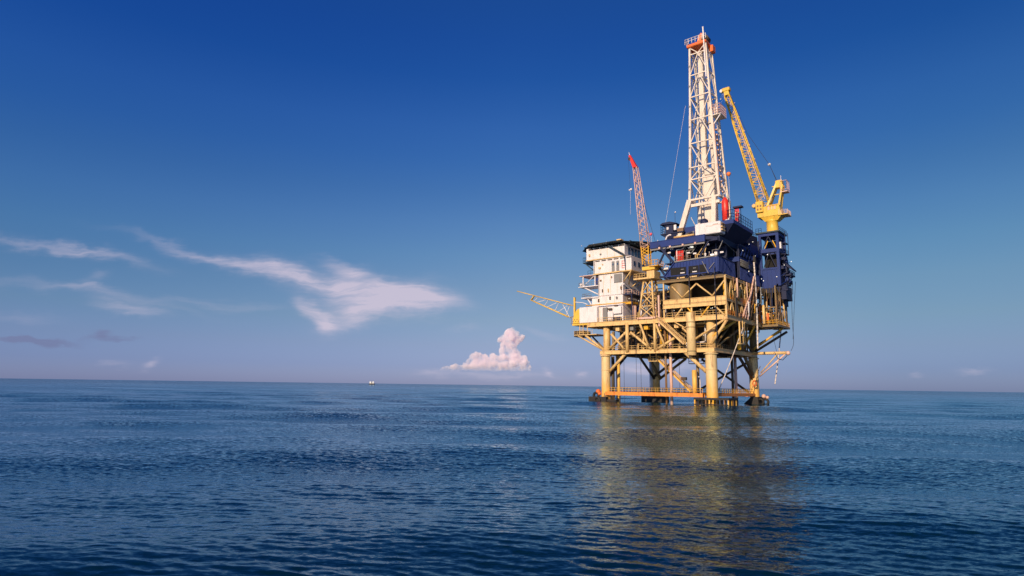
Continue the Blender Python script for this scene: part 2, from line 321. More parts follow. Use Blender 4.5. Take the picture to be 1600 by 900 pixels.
# ---------------------------------------------------------------- sea
def build_sea():
    rs = [1.5]
    while rs[-1] < 70000:
        r = rs[-1]
        if r < 8: k = 0.05
        elif r < 260: k = 0.0032
        elif r < 1200: k = 0.009
        else: k = 0.04
        rs.append(r * (1 + k))
    rs = np.array(rs)
    fine = np.linspace(-R(46), R(46), 1150)
    rest = np.linspace(R(46), R(314), 70)[1:-1]
    th = np.concatenate([fine, rest]); nc = len(th); nr = len(rs)
    Rr, T = np.meshgrid(rs, th, indexing='ij')
    X = Rr * np.sin(T); Y = Rr * np.cos(T)
    spacing = np.gradient(rs)[:, None] * np.ones_like(X) + 0
    spacing = np.maximum(spacing, Rr * (R(92) / 1150))
    rng = np.random.default_rng(11)
    n = 130
    lam = np.exp(rng.uniform(math.log(0.24), math.log(20), n)); lam[:5] = (34, 25, 18, 12, 7.5)
    ang = np.where(lam < 4, rng.normal(R(80), R(19), n), rng.normal(R(86), R(15), n))
    kk = 2 * math.pi / lam
    slope = 0.0160 * np.exp(-np.log(lam / 0.50) ** 2 / (2 * 0.62 ** 2)) + 0.0030
    slope[:5] = (0.036, 0.052, 0.048, 0.030, 0.026)
    amp = slope / kk; ph = rng.uniform(0, 2 * math.pi, n)
    Z = np.zeros_like(X); DX = np.zeros_like(X); DY = np.zeros_like(X); lost = np.zeros_like(X)
    # patches of rougher and calmer water
    patch = 0.85 + 0.42 * np.sin(X * 0.031 + 1.3 * np.sin(Y * 0.05)) * np.sin(Y * 0.043 + 0.8 + np.sin(X * 0.02)) + 0.15 * np.sin(X * .11 + Y * .17 + 2 * np.sin(Y * .06))
    for i in range(n):
        w = np.clip((lam[i] / spacing - 3.0) / 4.0, 0, 1)
        if lam[i] < 3: w = w * patch
        lost += (slope[i] ** 2) * (1 - np.clip(w, 0, 1) ** 2)
        f = kk[i] * (X * math.cos(ang[i]) + Y * math.sin(ang[i])) + ph[i]
        s_, c_ = np.sin(f), np.cos(f)
        Z += w * amp[i] * c_
        q = 0.8
        DX -= w * amp[i] * q * math.cos(ang[i]) * s_; DY -= w * amp[i] * q * math.sin(ang[i]) * s_
    Z = np.where(Rr > 2500, 0, Z)
    co_ = np.stack([X + DX, Y + DY, Z], -1).reshape(-1, 3)
    idx = np.arange(nr * nc).reshape(nr, nc)
    a = idx[:-1, :]; b = np.roll(idx, -1, 1)[:-1, :]; c = np.roll(idx, -1, 1)[1:, :]; d = idx[1:, :]
    quads = np.stack([a, d, c, b], -1).reshape(-1, 4)
    me = bpy.data.meshes.new('sea')
    me.vertices.add(len(co_)); me.vertices.foreach_set('co', co_.astype(np.float32).ravel())
    me.loops.add(quads.size); me.loops.foreach_set('vertex_index', quads.astype(np.int32).ravel())
    me.polygons.add(len(quads)); me.polygons.foreach_set('loop_start', np.arange(0, quads.size, 4, dtype=np.int32))
    me.update(calc_edges=True)
    me.polygons.foreach_set('use_smooth', np.ones(len(quads), dtype=bool))
    at = me.attributes.new('lost', 'FLOAT', 'POINT'); at.data.foreach_set('value', np.sqrt(lost).astype(np.float32).ravel())
    me.validate(); me.update()
    if me.polygons[0].normal.z < 0: me.flip_normals()
    o = bpy.data.objects.new('sea', me); COL.objects.link(o); o['kind'] = 'structure'
    m, t, b = new_mat('sea_water')
    b.inputs['Base Color'].default_value = (0.0005, 0.008, 0.018, 1); b.inputs['Roughness'].default_value = 0.045
    b.inputs['IOR'].default_value = 1.42; b.inputs['Specular Tint'].default_value = (0.60, 0.88, 1.0, 1)
    geo = t.nodes.new('ShaderNodeNewGeometry'); pos = geo.outputs['Position']
    def slopes(scale, sc, gain, detail=3, rot=0.0):
        n_ = noise(pos, scale, detail, 0.6, 0.4, sc=sc, rot=rot, T=t)
        s1 = t.nodes.new('ShaderNodeVectorMath'); s1.operation = 'SUBTRACT'; s1.inputs[1].default_value = (0.5, 0.5, 0.5); t.links.new(n_.outputs['Color'], s1.inputs[0])
        s2 = t.nodes.new('ShaderNodeVectorMath'); s2.operation = 'MULTIPLY'; s2.inputs[1].default_value = (gain * 0.75, gain, 0); t.links.new(s1.outputs[0], s2.inputs[0]); return s2.outputs[0]
    sa = slopes(9.0, (0.5, 1.3, 1), 0.58, 4, 0.10)
    sb = slopes(5.0, (0.5, 1.3, 1), 1.0, 3, -0.12)       # stands in for the waves the far mesh is too coarse for
    att = t.nodes.new('ShaderNodeAttribute'); att.attribute_name = 'lost'
    sbs = t.nodes.new('ShaderNodeVectorMath'); sbs.operation = 'SCALE'; t.links.new(sb, sbs.inputs[0]); t.links.new(mth('MULTIPLY', att.outputs['Fac'], 8.5, T=t), sbs.inputs[3])
    # wind streaks: long bands of calmer and rougher water
    pt = noise(pos, 0.012, 4, 0.6, 0.5, sc=(0.45, 1.7, 1), rot=0.05, T=t)
    pm = t.nodes.new('ShaderNodeMapRange'); pm.inputs[1].default_value = 0.32; pm.inputs[2].default_value = 0.68; pm.inputs[3].default_value = 0.55; pm.inputs[4].default_value = 1.35
    t.links.new(pt.outputs[0], pm.inputs[0])
    ad = t.nodes.new('ShaderNodeVectorMath'); t.links.new(sa, ad.inputs[0]); t.links.new(sbs.outputs[0], ad.inputs[1])
    sc_ = t.nodes.new('ShaderNodeVectorMath'); sc_.operation = 'SCALE'; t.links.new(ad.outputs[0], sc_.inputs[0]); t.links.new(pm.outputs[0], sc_.inputs[3])
    fn = t.nodes.new('ShaderNodeVectorMath'); t.links.new(geo.outputs['Normal'], fn.inputs[0]); t.links.new(sc_.outputs[0], fn.inputs[1])
    nn = t.nodes.new('ShaderNodeVectorMath'); nn.operation = 'NORMALIZE'; t.links.new(fn.outputs[0], nn.inputs[0])
    # clear blue water: a coloured mirror over a nearly black body, mixed by Fresnel
    gl = t.nodes.new('ShaderNodeBsdfGlossy'); gl.inputs['Color'].default_value = (0.68, 0.89, 1.0, 1); gl.inputs['Roughness'].default_value = 0.04
    df = t.nodes.new('ShaderNodeBsdfDiffuse'); df.inputs['Color'].default_value = (0.0005, 0.014, 0.022, 1)
    fr = t.nodes.new('ShaderNodeFresnel'); fr.inputs['IOR'].default_value = 1.55
    for q_ in (gl, df, fr): t.links.new(nn.outputs[0], q_.inputs['Normal'])
    ms = t.nodes.new('ShaderNodeMixShader'); t.links.new(fr.outputs[0], ms.inputs[0]); t.links.new(df.outputs[0], ms.inputs[1]); t.links.new(gl.outputs[0], ms.inputs[2])
    t.links.new(ms.outputs[0], t.nodes['Material Output'].inputs['Surface']); t.nodes.remove(b)
    me.materials.append(m)
build_sea()

# ---------------------------------------------------------------- platform
LEGS = [(-15.3, -15.5), (15.2, -15.5), (15.5, 15.3), (-15.3, 15.3)]
plat = thing('offshore_platform', (0, 0, 0), 'cream steel offshore platform standing in the sea on four thick legs', 'oil platform')
for i, (u, v) in enumerate(LEGS):
    r = 1.42 if i == 1 else 1.28
    lg = B().lathe(u, v, [(r + .06, -7), (r + .06, 1.5), (r, 4), (r, 12.6), (r * 0.96, 13.4)], 32).build('leg', 'leg', plat, smooth=True)
    B().lathe(u, v + .7, [(r * .78, 13.3), (r * 0.78, 22.3)], 28).build('upper_leg', ['cream', 'cream', 'olive', 'dark'][i], lg, smooth=True)  # rear legs darker: the shade below the decks is put into their colour
    B().lathe(u, v, [(r + .02, 9.0), (r + .10, 9.02), (r + .10, 9.15), (r + .02, 9.17)], 32).build('collar', 'leg', lg, smooth=False)
    B().lathe(u, v, [(r + .02, 12.9), (r + .35, 12.95), (r + .35, 13.2), (r + .02, 13.25)], 32).build('collar', 'leg', lg, smooth=False)
# conductor pipes in the middle and along the front
for (px, v, z0, z1, r, mat) in [(965, -8, -4, 13.4, .45, 'pink'), (958, -6, -4, 13.4, .5, 'dark'), (967, -11, -4, 13.4, .42, 'splash'), (1049, -14, -4, 22, .38, 'pink'), (1041, -14.6, -4, 22, .28, 'brown'),
                               (1018, 14, -4, 13.4, .6, 'white'), (1085.5, -15.2, 2.6, 9.0, .62, 'splash'), (1091, -13, 2.6, 13.4, .4, 'olive'), (1150, 6, 0, 13.4, .42, 'pink'), (1145, 3, 0, 14, .35, 'dark')]:
    p = P(px, 600, v=v); B().tube((p.x, v, z0), (p.x, v, z1), r, 12).build('riser_pipe', mat, plat, smooth=True)
p = P(1091, 600, v=-17.2); uf = p.x + 0.6
B().lathe(10.9, -17.2, [(1.0, 12.6), (1.12, 12.7), (1.12, 23.4), (1.0, 23.6)], 24).build('caisson', 'leg', plat, smooth=True)
for zc in (13.6, 19.7, 21.0): B().lathe(10.9, -17.2, [(1.17, zc), (1.18, zc + .14)], 24).build('caisson_band', 'dark', plat)

# decks : edge girders as parts, floor plates behind them
def girder(p, q, h, w=0.5, mat='cream', name='deck_girder'):
    p, q = V3(p), V3(q)
    m = B().bar(p, q, w * .35, h); up = V3((0, 0, h / 2))
    m.bar(p + up, q + up, w, .12).bar(p - up, q - up, w, .12)
    return m.build(name, mat, plat)
LO, MD, MU, UP = 14.0, 22.1, 26.2, 32.6
girder((-16.6, -16.4, LO), (16.5, -16.4, LO), 1.0); girder((16.4, -16.2, LO), (16.4, 16.2, LO), 1.0)
girder((-16.4, -16, LO), (-16.4, 16.2, LO), 1.0); girder((-16, 16.2, LO), (16, 16.2, LO), 1.0)
m = B()
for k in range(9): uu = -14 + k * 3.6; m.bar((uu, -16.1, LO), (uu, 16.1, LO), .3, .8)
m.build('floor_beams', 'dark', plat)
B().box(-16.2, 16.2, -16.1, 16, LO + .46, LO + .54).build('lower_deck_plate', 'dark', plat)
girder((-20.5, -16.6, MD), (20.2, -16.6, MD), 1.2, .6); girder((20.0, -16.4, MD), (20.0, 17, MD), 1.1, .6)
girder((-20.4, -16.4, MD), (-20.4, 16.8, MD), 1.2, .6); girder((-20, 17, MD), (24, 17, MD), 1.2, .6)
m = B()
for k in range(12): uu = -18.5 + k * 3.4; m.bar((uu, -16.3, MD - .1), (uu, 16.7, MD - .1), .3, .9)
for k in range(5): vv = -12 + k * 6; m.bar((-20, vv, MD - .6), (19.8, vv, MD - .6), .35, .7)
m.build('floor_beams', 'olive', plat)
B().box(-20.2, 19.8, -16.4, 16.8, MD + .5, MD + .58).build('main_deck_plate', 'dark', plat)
# left extension of the main deck
B().box(-26.0, -20.5, -16.6, -4, MD + .05, MD + .55).build('deck_extension', 'yellow', plat)
B().box(-25.3, -17.5, -16.6, -10, 19.2, 19.4).build('catwalk', 'cream', plat)
B().rail([(-25.3, -16.6, 19.4), (-19, -16.6, 19.4)], 1.1, 1.2).build('railing', 'cream', plat)
m = B()
for uu in (-23.4, -22.2, -20.8): m.tube((uu, -16.5, 19.4), (uu, -16.5, MD), .12, 6)
for zz in (20.1, 20.8, 21.4): m.tube((-23.4, -16.5, zz), (-22.2, -16.5, zz), .06, 4)
m.build('hanger', 'cream', plat)
B().box(-25.6, -22.5, -16.2, -12, 18.8, 20.6).build('sump_box', 'dark', plat)
for a, b_, r, mat in [((-24.2, -16.2, 19.1), (-15.8, -15.6, 14.6), .22, 'cream'), ((-21.6, -16.2, 19.1), (-15.6, -15.6, 14.6), .32, 'cream'), ((-23, -10, 19.1), (-15.8, -14.5, 14.6), .25, 'olive')]:
    B().tube(a, b_, r, 10).build('brace', mat, plat, smooth=True)
# upper cream storey u 2..20
for z, h in ((UP - .25, .6),):
    girder((1.5, -16.6, z), (20.0, -16.6, z), h, .5, 'olive'); girder((20.0, -16.4, z), (20.0, 2, z), h, .5)  # front girder olive: its shade under the module is painted in
    girder((20.0, 2.2, z), (20.0, 17, z), h, .5, 'olive')  # olive paints the shaded rear stretch of this girder
girder((3.2, -16.7, MU + .62), (20.0, -16.7, MU + .62), 1.05, .5); girder((3.2, -16.9, MU - .62), (20.0, -16.9, MU - .62), 0.95, .5)
B().box(3.2, 20.0, -16.95, -16.6, MU - .08, MU + .06).build('stringer', 'brown', plat)
girder((20.0, -16.4, MU + .3), (20.0, 3, MU + .3), .5, .4); girder((20.0, 3.2, MU + .3), (20.0, 17, MU + .3), .5, .4, 'olive')  # rear half olive, shade put into the colour
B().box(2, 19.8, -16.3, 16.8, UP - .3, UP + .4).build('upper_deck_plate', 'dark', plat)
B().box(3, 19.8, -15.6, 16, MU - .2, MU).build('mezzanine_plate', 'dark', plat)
# posts and V bracing of the front
def brace(a, b_, r, mat='cream', name='brace'): return B().tube(a, b_, r, 10).build(name, mat, plat, smooth=True)
VF = -16.6
for u, z0, z1, w in [(20.0, MD, UP, .42), (3.4, MD, UP - .4, .34), (11.0, 23.4, 25.3, .4)]:
    B().bar((u, VF, z0), (u, VF, z1), w, w).build('column', 'cream', plat)
B().bar((2.2, -17.2, 20.5), (2.2, -17.2, 28.8), .42).build('column', 'pink', plat)
for a, c in [((1066, 465), (1088, 443)), ((1088, 443), (1113, 462)), ((1113, 462), (1134, 435)), ((1066, 465), (1050, 448)), ((1053, 498), (1070, 476)), ((1070, 476), (1084, 492)), ((1095, 495), (1112, 473)), ((1112, 473), (1133, 493))]:
    brace(P(*a, v=VF - .05), P(*c, v=VF - .05), .21, 'gold' if a in ((1095, 495), (1070, 476)) else 'cream')
# right face of the upper cream storey: V webs and gold pipes behind
uR = 20.0
vv = -16.4
for k in range(5):
    v0 = vv + k * 3.64; mat = 'cream' if v0 < 2 else 'olive'  # webs turn olive where the cream truss lies in shade, painted in
    brace((uR, v0, UP - .4), (uR, v0 + 1.82, MU + .4), .17, mat); brace((uR, v0 + 1.82, MU + .4), (uR, v0 + 3.64, UP - .4), .17, mat)
for k in range(6):
    v0 = vv + k * 3.6; mat = 'cream' if v0 < 4 else 'olive'  # same painted shade on the lower webs
    brace((uR, v0, MU), (uR, v0 + 1.8, MD + .6), .2, mat); brace((uR, v0 + 1.8, MD + .6), (uR, v0 + 3.6, MU), .2, mat)
for vq in (-13.6, -9.2, -4.8, -1.5):
    B().tube((18.8, vq, MD + .5), (18.8, vq, UP), .5, 12).build('process_pipe', 'gold', plat, smooth=True)
# between lower and main deck
for a, c, r, v in [((953, 544), (980, 517), .34, VF), ((955, 522), (976, 546), .34, VF), ((985, 519), (1018, 546), .34, VF), ((1026, 546), (1054, 528), .34, VF), ((1000, 506), (1013, 541), .30, -17.0), ((1025, 507), (1039, 541), .30, -17.0),
                   ((1052, 502), (1070, 512), .16, VF), ((1070, 512), (1082, 503), .16, VF), ((1066, 512), (1082, 528), .24, VF)]:
    brace(P(*a, v=v), P(*c, v=v), r)
for px in (980, 1023):
    q = P(px, 530, v=VF); B().tube((q.x, VF, LO), (q.x, VF, MD), .5 if px == 980 else .34, 12).build('column', 'cream', plat, smooth=True)
for u, v in [(-6, 0), (6, 0), (0, 10), (-6, 15.6), (6, 15.6), (15.6, 0), (-15.8, 0), (0, -8)]:
    B().tube((u, v, LO), (u, v, MD), .4, 10).build('column', 'olive', plat, smooth=True)
for a, c in [((15.6, -15, LO + .5), (15.6, -1, MD)), ((15.6, 1, MD), (15.6, 15, LO + .5)), ((-15, 16, LO + .5), (-1, 16, MD)), ((1, 16, MD), (15, 16, LO + .5)), ((-15.6, -14, LO), (-15.6, -1, MD)), ((-15.6, 1, MD), (-15.6, 14, LO))]:
    brace(a, c, .32, 'olive')
# raking braces carrying the overhang on the right
for a, c, r, mat in [((15.3, -15.6, 15.2), (20, -16.4, 21.4), .36, 'cream'), ((15.6, -15.5, 17.4), (20.0, -11.0, 21.4), .36, 'gold'), ((10.9, -17.0, 16.2), (19.6, -16.6, 21.5), .28, 'cream'), ((15.8, -14, 14.6), (20, -3, 21.4), .26, 'olive'),
                     ((15.8, 6, 15), (20, 4, 21.4), .3, 'gold'), ((15.8, 8, 14.6), (20, -2, 21.4), .24, 'olive'), ((15.9, 13.6, 15.4), (24, 15.5, 21.4), .32, 'gold'), ((16, 15, 14.9), (24.2, 19.2, 20.8), .36, 'dark'), ((16, 16.2, 16.8), (22.5, 18.6, 20.8), .22, 'grey')]:
    brace(a, c, r, mat)
# jacket bracing under the lower deck
for a, c, r, v, mat in [((981, 549), (952, 581), .42, -15.8, 'cream'), ((1068, 548), (1104, 581), .5, -15.8, 'cream'), ((1012, 556), (1031, 590), .55, 14, 'olive'), ((1064, 556), (1020, 590), .4, 14, 'dark')]:
    brace(P(*a, v=v), P(*c, v=v), r, mat)
brace((15.3, 4.0, 13.4), (15.5, 14.6, 7.0), .42, 'dark'); brace((15.4, 8.5, 13.4), (15.5, 14.8, 8.0), .46, 'olive'); brace((-15.3, -4, 13.4), (-15.3, -14.4, 7), .4, 'dark')
brace((-15.3, 5, 13.4), (-15.3, 14.6, 7), .4, 'dark'); brace((-2, 15.4, 3.4), (15.3, 15.4, 12.8), .34, 'dark'); brace((0, 15.5, 13.2), (13.8, 15.5, 3.4), .34, 'dark')
brace((-5, 15.3, 13.4), (-14.2, 15.3, 7), .4, 'olive')
# fascia and bracket at leg heads
# walkway near the water
wk = B()
for a, c in [((-15.3, -16.6), (15.4, -16.6)), ((16.4, -15), (16.4, 15))]:
    pass
WZ = 3.15
def walk(u0, u1, v0, v1):
    w = B().box(u0, u1, v0, v1, WZ - .06, WZ).build('walkway', 'orange', plat)
    m = B()
    if u1 - u0 > v1 - v0:
        for v in (v0, v1): m.box(u0, u1, v - .12, v + .12, WZ - .95, WZ - .062)
        rails = [[(u0 + 1.2, v0, WZ), (u1 - .6, v0, WZ)], [(u0 + 1.2, v1, WZ), (u1 - .6, v1, WZ)]]
    else:
        for u in (u0, u1): m.box(u - .12, u + .12, v0, v1, WZ - .75, WZ - .062)
        rails = [[(u0, v0 + 1.5, WZ), (u0, v1 - 1.5, WZ)], [(u1, v0 + 1.5, WZ), (u1, v1 - 1.5, WZ)]]
    m.build('walkway_beam', 'orange', w)
    for r_ in rails: B().rail(r_, 1.15, 1.7, .05).build('railing', 'splash', w)
walk(-14.6, 13.4, -17.2, -15.8); walk(14.6, 16.0, -13.9, 14.0); walk(-14, 14, 14.6, 15.9); walk(-16, -14.8, -14, 14)
# railings on the decks
for pts, mat in [([(-14, -16.5, LO + .5), (16, -16.5, LO + .5)], 'cream'), ([(16.5, -14, LO + .5), (16.5, 14, LO + .5)], 'olive'), ([(-17.2, -16.8, MD + .6), (-3.6, -16.8, MD + .6)], 'cream'),
                 ([(4.2, -16.8, MD + .6), (19.8, -16.8, MD + .6)], 'cream'), ([(20.2, -16.2, MD + .6), (20.2, 16.6, MD + .6)], 'orange'), ([(20.2, -14, MU + .5), (20.2, 12, MU + .5)], 'orange')]:
    B().rail(pts, 1.15, 1.5, .055).build('railing', mat, plat)
# stairs
def stair(a, b_, w=1.1, mat='cream'):
    a, b_ = V3(a), V3(b_); s = B().bar(a + V3((0, -w / 2, 0)), b_ + V3((0, -w / 2, 0)), .12, .42).bar(a + V3((0, w / 2, 0)), b_ + V3((0, w / 2, 0)), .12, .42)
    o = s.build('stair', mat, plat)
    t_ = B(); n = int(abs(a.z - b_.z) / .28)
    for i in range(1, n): c = a.lerp(b_, i / n); t_.box(c.x - .16, c.x + .16, c.y - w / 2 + .07, c.y + w / 2 - .07, c.z, c.z + .05)
    t_.build('tread', 'orange', o)
    r_ = B(); up = V3((0, 0, 1.1)); hf = V3((0, 0, .6))
    for q in (-w / 2, w / 2):
        d = V3((0, q, 0)); r_.bar(a + d + up, b_ + d + up, .13).bar(a + d + hf, b_ + d + hf, .08)
        for i in range(0, 7): c = a.lerp(b_, i / 6) + d; r_.tube(c, c + up, .05, 4)
    r_.build('handrail', mat, o)
stair(P(1028, 500, v=-17.8), P(1070, 538, v=-17.8), 1.2)
stair(P(1030, 563, v=-12.5), P(1080, 612, v=-12.5), 1.0, 'splash')
q = P(1024, 564, v=-12.5); B().box(q.x - 1.6, q.x + 1.2, -13.4, -11.6, q.z - .15, q.z).build('landing', 'cream', plat)
B().rail([(q.x - 1.6, -13.4, q.z), (q.x + 1.2, -13.4, q.z)], 1.2, 1.2, .06).build('railing', 'cream', plat)
for du in (-1.5, .3): B().tube((q.x + du, -12.5, q.z), (q.x + du, -12.5, LO), .15, 6).build('hanger', 'cream', plat)
# hanging cage below the lower deck
q0, q1 = P(1076, 556, v=-4), P(1099, 568, v=-4)
m = B()
for x in (q0.x, q1.x, (q0.x + q1.x) / 2):
    m.tube((x, -4, q1.z), (x, -4, q0.z + 2), .09, 4)
for zz in (q1.z, q1.z + .7, q0.z): m.tube((q0.x, -4, zz), (q1.x, -4, zz), .09, 4)
m.tube((q0.x, -2.5, q1.z), (q1.x, -2.5, q1.z), .09, 4).box(q0.x, q1.x, -4, -2.5, q1.z - .08, q1.z - .02)
m.build('hanging_basket', 'dark', plat)
# lamp post & mast on the walkway
m = B().tube((7.4, -14.5, 2.7), (7.4, -14.5, 7), .1, 6).box(6.7, 8.1, -14.9, -14.1, 6.4, 7.2); m.build('sign_post', 'dark', plat)
m = B().tube((10.6, -13.8, 2.7), (10.6, -13.8, 8.8), .22, 8).tube((9.9, -13.8, 7.3), (11.3, -13.8, 7.3), .16, 6).tube((11.4, -13.8, 2.7), (11.4, -13.8, 6.6), .13, 6); m.build('mast_post', 'white', plat)
# pile guide frames and boat fenders at the water
def cluster(cu, cv, nu, nv, su, sv, z1, mat='black'):
    pf = B().box(cu - su / 2 - .2, cu + su / 2 + .2, cv - sv / 2 - .2, cv + sv / 2 + .2, z1 - .48, z1).build('pile_frame', mat, plat)
    for i in range(nu):
        for j in range(nv):
            if 0 < i < nu - 1 and 0 < j < nv - 1: continue
            u = cu - su / 2 + su * i / (nu - 1); v = cv - sv / 2 + sv * j / (nv - 1)
            B().tube((u, v, -2), (u, v, z1 - .49), .2, 8).build('pile', ('gold', 'brown', 'black', 'splash', 'black')[(i * 2 + j) % 5] if cu > 0 else 'black', pf, smooth=True)
    B().box(cu - su / 2 - .1, cu + su / 2 + .1, cv - sv / 2 - .27, cv - sv / 2 - .18, .35, .6).build('rubbing_strip', mat, pf)
cluster(15.9, -15.2, 10, 7, 8.4, 6.0, 2.1)
m = B().box(-19.2, -12.2, 12.6, 18.0, -1.5, 1.9); m.build('fender_block', 'black', plat)
m = B().prof_v([(12.3, -.6), (15.4, 2.2), (17.2, 2.2), (17.4, -.6)], 12.6, 17.6); m.build('fender_block', 'black', plat)
for cu, cv in [(-17.6, -17.0), (-18.2, -15.6), (-17.0, -18.0)]:
    pass
fg = 'rubber tyre fenders at the platform legs'
TY = [(-18.2, -16.9, .7, 'lower black tyre fender at the outer left side of the left platform leg'), (-16.9, -17.6, .7, 'black tyre fender in front of the left platform leg at the waterline'),
      (-17.9, -16.6, 2.0, 'upper black tyre fender hanging left of the left platform leg'), (18.6, 14.6, .8, 'black tyre fender on the right side of the far right platform leg'),
      (17.6, 13.6, .8, 'black tyre fender beside the yellow foot of the far right leg')]
for (u, v, z, lab) in TY:
    prof = []
    s = B(); n1, n2 = 18, 8
    vs = []
    for i in range(n1):
        a = 2 * math.pi * i / n1
        for j in range(n2):
            c = 2 * math.pi * j / n2; rr = .78 + .34 * math.cos(c)
            vs.append((u + rr * math.cos(a), v + .42 * math.sin(c), z + rr * math.sin(a)))
    fs = [(i * n2 + j, i * n2 + (j + 1) % n2, ((i + 1) % n1) * n2 + (j + 1) % n2, ((i + 1) % n1) * n2 + j) for i in range(n1) for j in range(n2)]
    s.add(vs, fs); single(s, 'tyre_fender', 'black', (u, v, z - 1.1), lab, 'fender', fg, True)
B().box(-19.8, -14.2, -17.6, -15.0, -1, 1.7).build('fender_block', 'black', plat)
B().box(-14.6, -11.2, -17.2, -15.4, 0.3, 1.0).build('landing_beam', 'black', plat)
for u in (-13.4, -12.3, -10.6): B().tube((u, -16.2, -2), (u, -16.2, 2.0), .22, 8).build('pile', 'dark', plat)
m = B().ball((-17.4, -16.3, 3.1), .7).ball((-16.8, -16.6, 2.5), .5); m.build('rope_heap', 'orangered', plat, smooth=True)
m = B().ball((18.3, 14.4, 2.4), .6).ball((19.2, 14.6, 2.1), .45); m.build('rope_heap', 'pink', plat, smooth=True)
# small steel between the decks: vessels, pipes, cabinets
def clutter(n, ur, vr, zr, seed, mats, big=1.0):
    rnd = random.Random(seed)
    for i in range(n):
        u, v, z = rnd.uniform(*ur), rnd.uniform(*vr), zr[0]; mat = rnd.choice(mats); k = rnd.random()
        h = rnd.uniform(.8, (zr[1] - zr[0]) * .8)
        if k < .3: w = rnd.uniform(.5, 1.6) * big; B().cbox(u, u + w, v, v + rnd.uniform(.5, 1.2), z, z + h, .06).build('equipment_box', mat, plat)
        elif k < .55: r = rnd.uniform(.3, .8) * big; B().lathe(u, v, [(r * .4, z), (r, z + .2), (r, z + h), (r * .4, z + h + .25)], 14).build('vessel', mat, plat, smooth=True)
        elif k < .8:
            l = min(rnd.uniform(2, 6), max(.4, ur[1] + .5 - u)); zz = rnd.uniform(z + .6, zr[1] - .4); r = rnd.uniform(.1, .26)
            B().path([(u, v, z), (u, v, zz), (u + l, v, zz), (u + l, v, zr[1])], r, 7).build('pipe_run', mat, plat, smooth=True)
        else:
            B().tube((u, v, zr[1] - .2), (u, v, z), rnd.uniform(.08, .25), 6).build('drain_pipe', mat, plat, smooth=True)
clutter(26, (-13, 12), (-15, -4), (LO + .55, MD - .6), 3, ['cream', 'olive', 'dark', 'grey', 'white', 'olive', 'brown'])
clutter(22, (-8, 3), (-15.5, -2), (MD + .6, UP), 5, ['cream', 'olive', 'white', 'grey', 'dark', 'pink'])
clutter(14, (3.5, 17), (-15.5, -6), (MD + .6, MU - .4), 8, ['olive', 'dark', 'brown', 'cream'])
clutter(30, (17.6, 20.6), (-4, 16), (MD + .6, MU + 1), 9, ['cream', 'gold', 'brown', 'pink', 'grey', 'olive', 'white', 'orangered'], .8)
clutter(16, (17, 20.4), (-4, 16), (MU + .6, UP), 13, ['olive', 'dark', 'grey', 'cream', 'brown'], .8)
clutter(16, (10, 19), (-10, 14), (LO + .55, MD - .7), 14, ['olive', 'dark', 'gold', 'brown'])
B().lathe(6.8, -13.4, [(2.7, 25.2), (2.9, 25.6), (2.9, 31.6), (2.6, 32)], 32).build('storage_tank', 'olive', plat, smooth=True)  # olive tone stands in for the shade on the tank
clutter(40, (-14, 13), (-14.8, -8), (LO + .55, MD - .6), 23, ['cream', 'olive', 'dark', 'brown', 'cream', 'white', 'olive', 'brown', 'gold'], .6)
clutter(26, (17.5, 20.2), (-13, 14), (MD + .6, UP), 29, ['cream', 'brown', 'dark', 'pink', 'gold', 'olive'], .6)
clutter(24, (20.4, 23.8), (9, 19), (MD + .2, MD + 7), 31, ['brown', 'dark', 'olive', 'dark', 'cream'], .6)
B().box(-13.5, 13, -10.6, -10.4, LO + .55, MD - .6).build('shade_sheet', 'dark', plat); B().box(-14, 13, -3.8, -3.6, LO + .55, MD - .6).build('shade_sheet', 'dark', plat); B().box(8, 17, 2, 2.2, LO + .55, MD - .6).build('shade_sheet', 'dark', plat)  # dark sheets added behind the trusses to stand in for between-deck shade
B().box(3.5, 18.6, -6.4, -6.2, MD + .6, UP - .4).build('shade_sheet', 'dark', plat); B().box(16.6, 16.8, -6, 15, MD + .6, UP - .4).build('shade_sheet', 'dark', plat)  # more dark sheets added for the shade inside the cream storey
B().box(-8, 3.4, -2.0, -1.8, MD + .6, UP).build('shade_sheet', 'dark', plat)
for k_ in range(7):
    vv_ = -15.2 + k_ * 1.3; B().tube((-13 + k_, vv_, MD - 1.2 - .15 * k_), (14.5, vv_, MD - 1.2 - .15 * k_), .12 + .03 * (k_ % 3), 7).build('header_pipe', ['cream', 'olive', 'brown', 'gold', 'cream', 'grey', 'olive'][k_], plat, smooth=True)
for k_, (ua, za, ub, zb) in enumerate([(-13.5, 20.8, -7, 18.4), (-6, 20.6, -1, 17.2), (-2, 20.4, 4, 16.8), (4, 20.6, 9, 17), (-12, 16.4, -5, 20.2), (2, 16.2, 8, 20.6)]):
    B().tube((ua, -13.2, za), (ub, -12.6, zb), .2, 8).build('inner_brace', ['cream', 'olive'][k_ % 2], plat, smooth=True)
for k_ in range(12):
    uu = -13 + k_ * 2.1; B().bar((uu, -14.6 + (k_ % 3), MD - .7), (uu, -14.6 + (k_ % 3), MD - 1.6 - (k_ % 4) * .5), .22).build('pipe_support', ['cream', 'brown', 'olive'][k_ % 3], plat)
for k_ in range(5): B().box(-12 + k_ * 4.4, -10.8 + k_ * 4.4, -15.6, -14.4, MD - 2.1, MD - 1.0).build('junction_box', ['cream', 'grey', 'gold', 'olive', 'cream'][k_], plat)
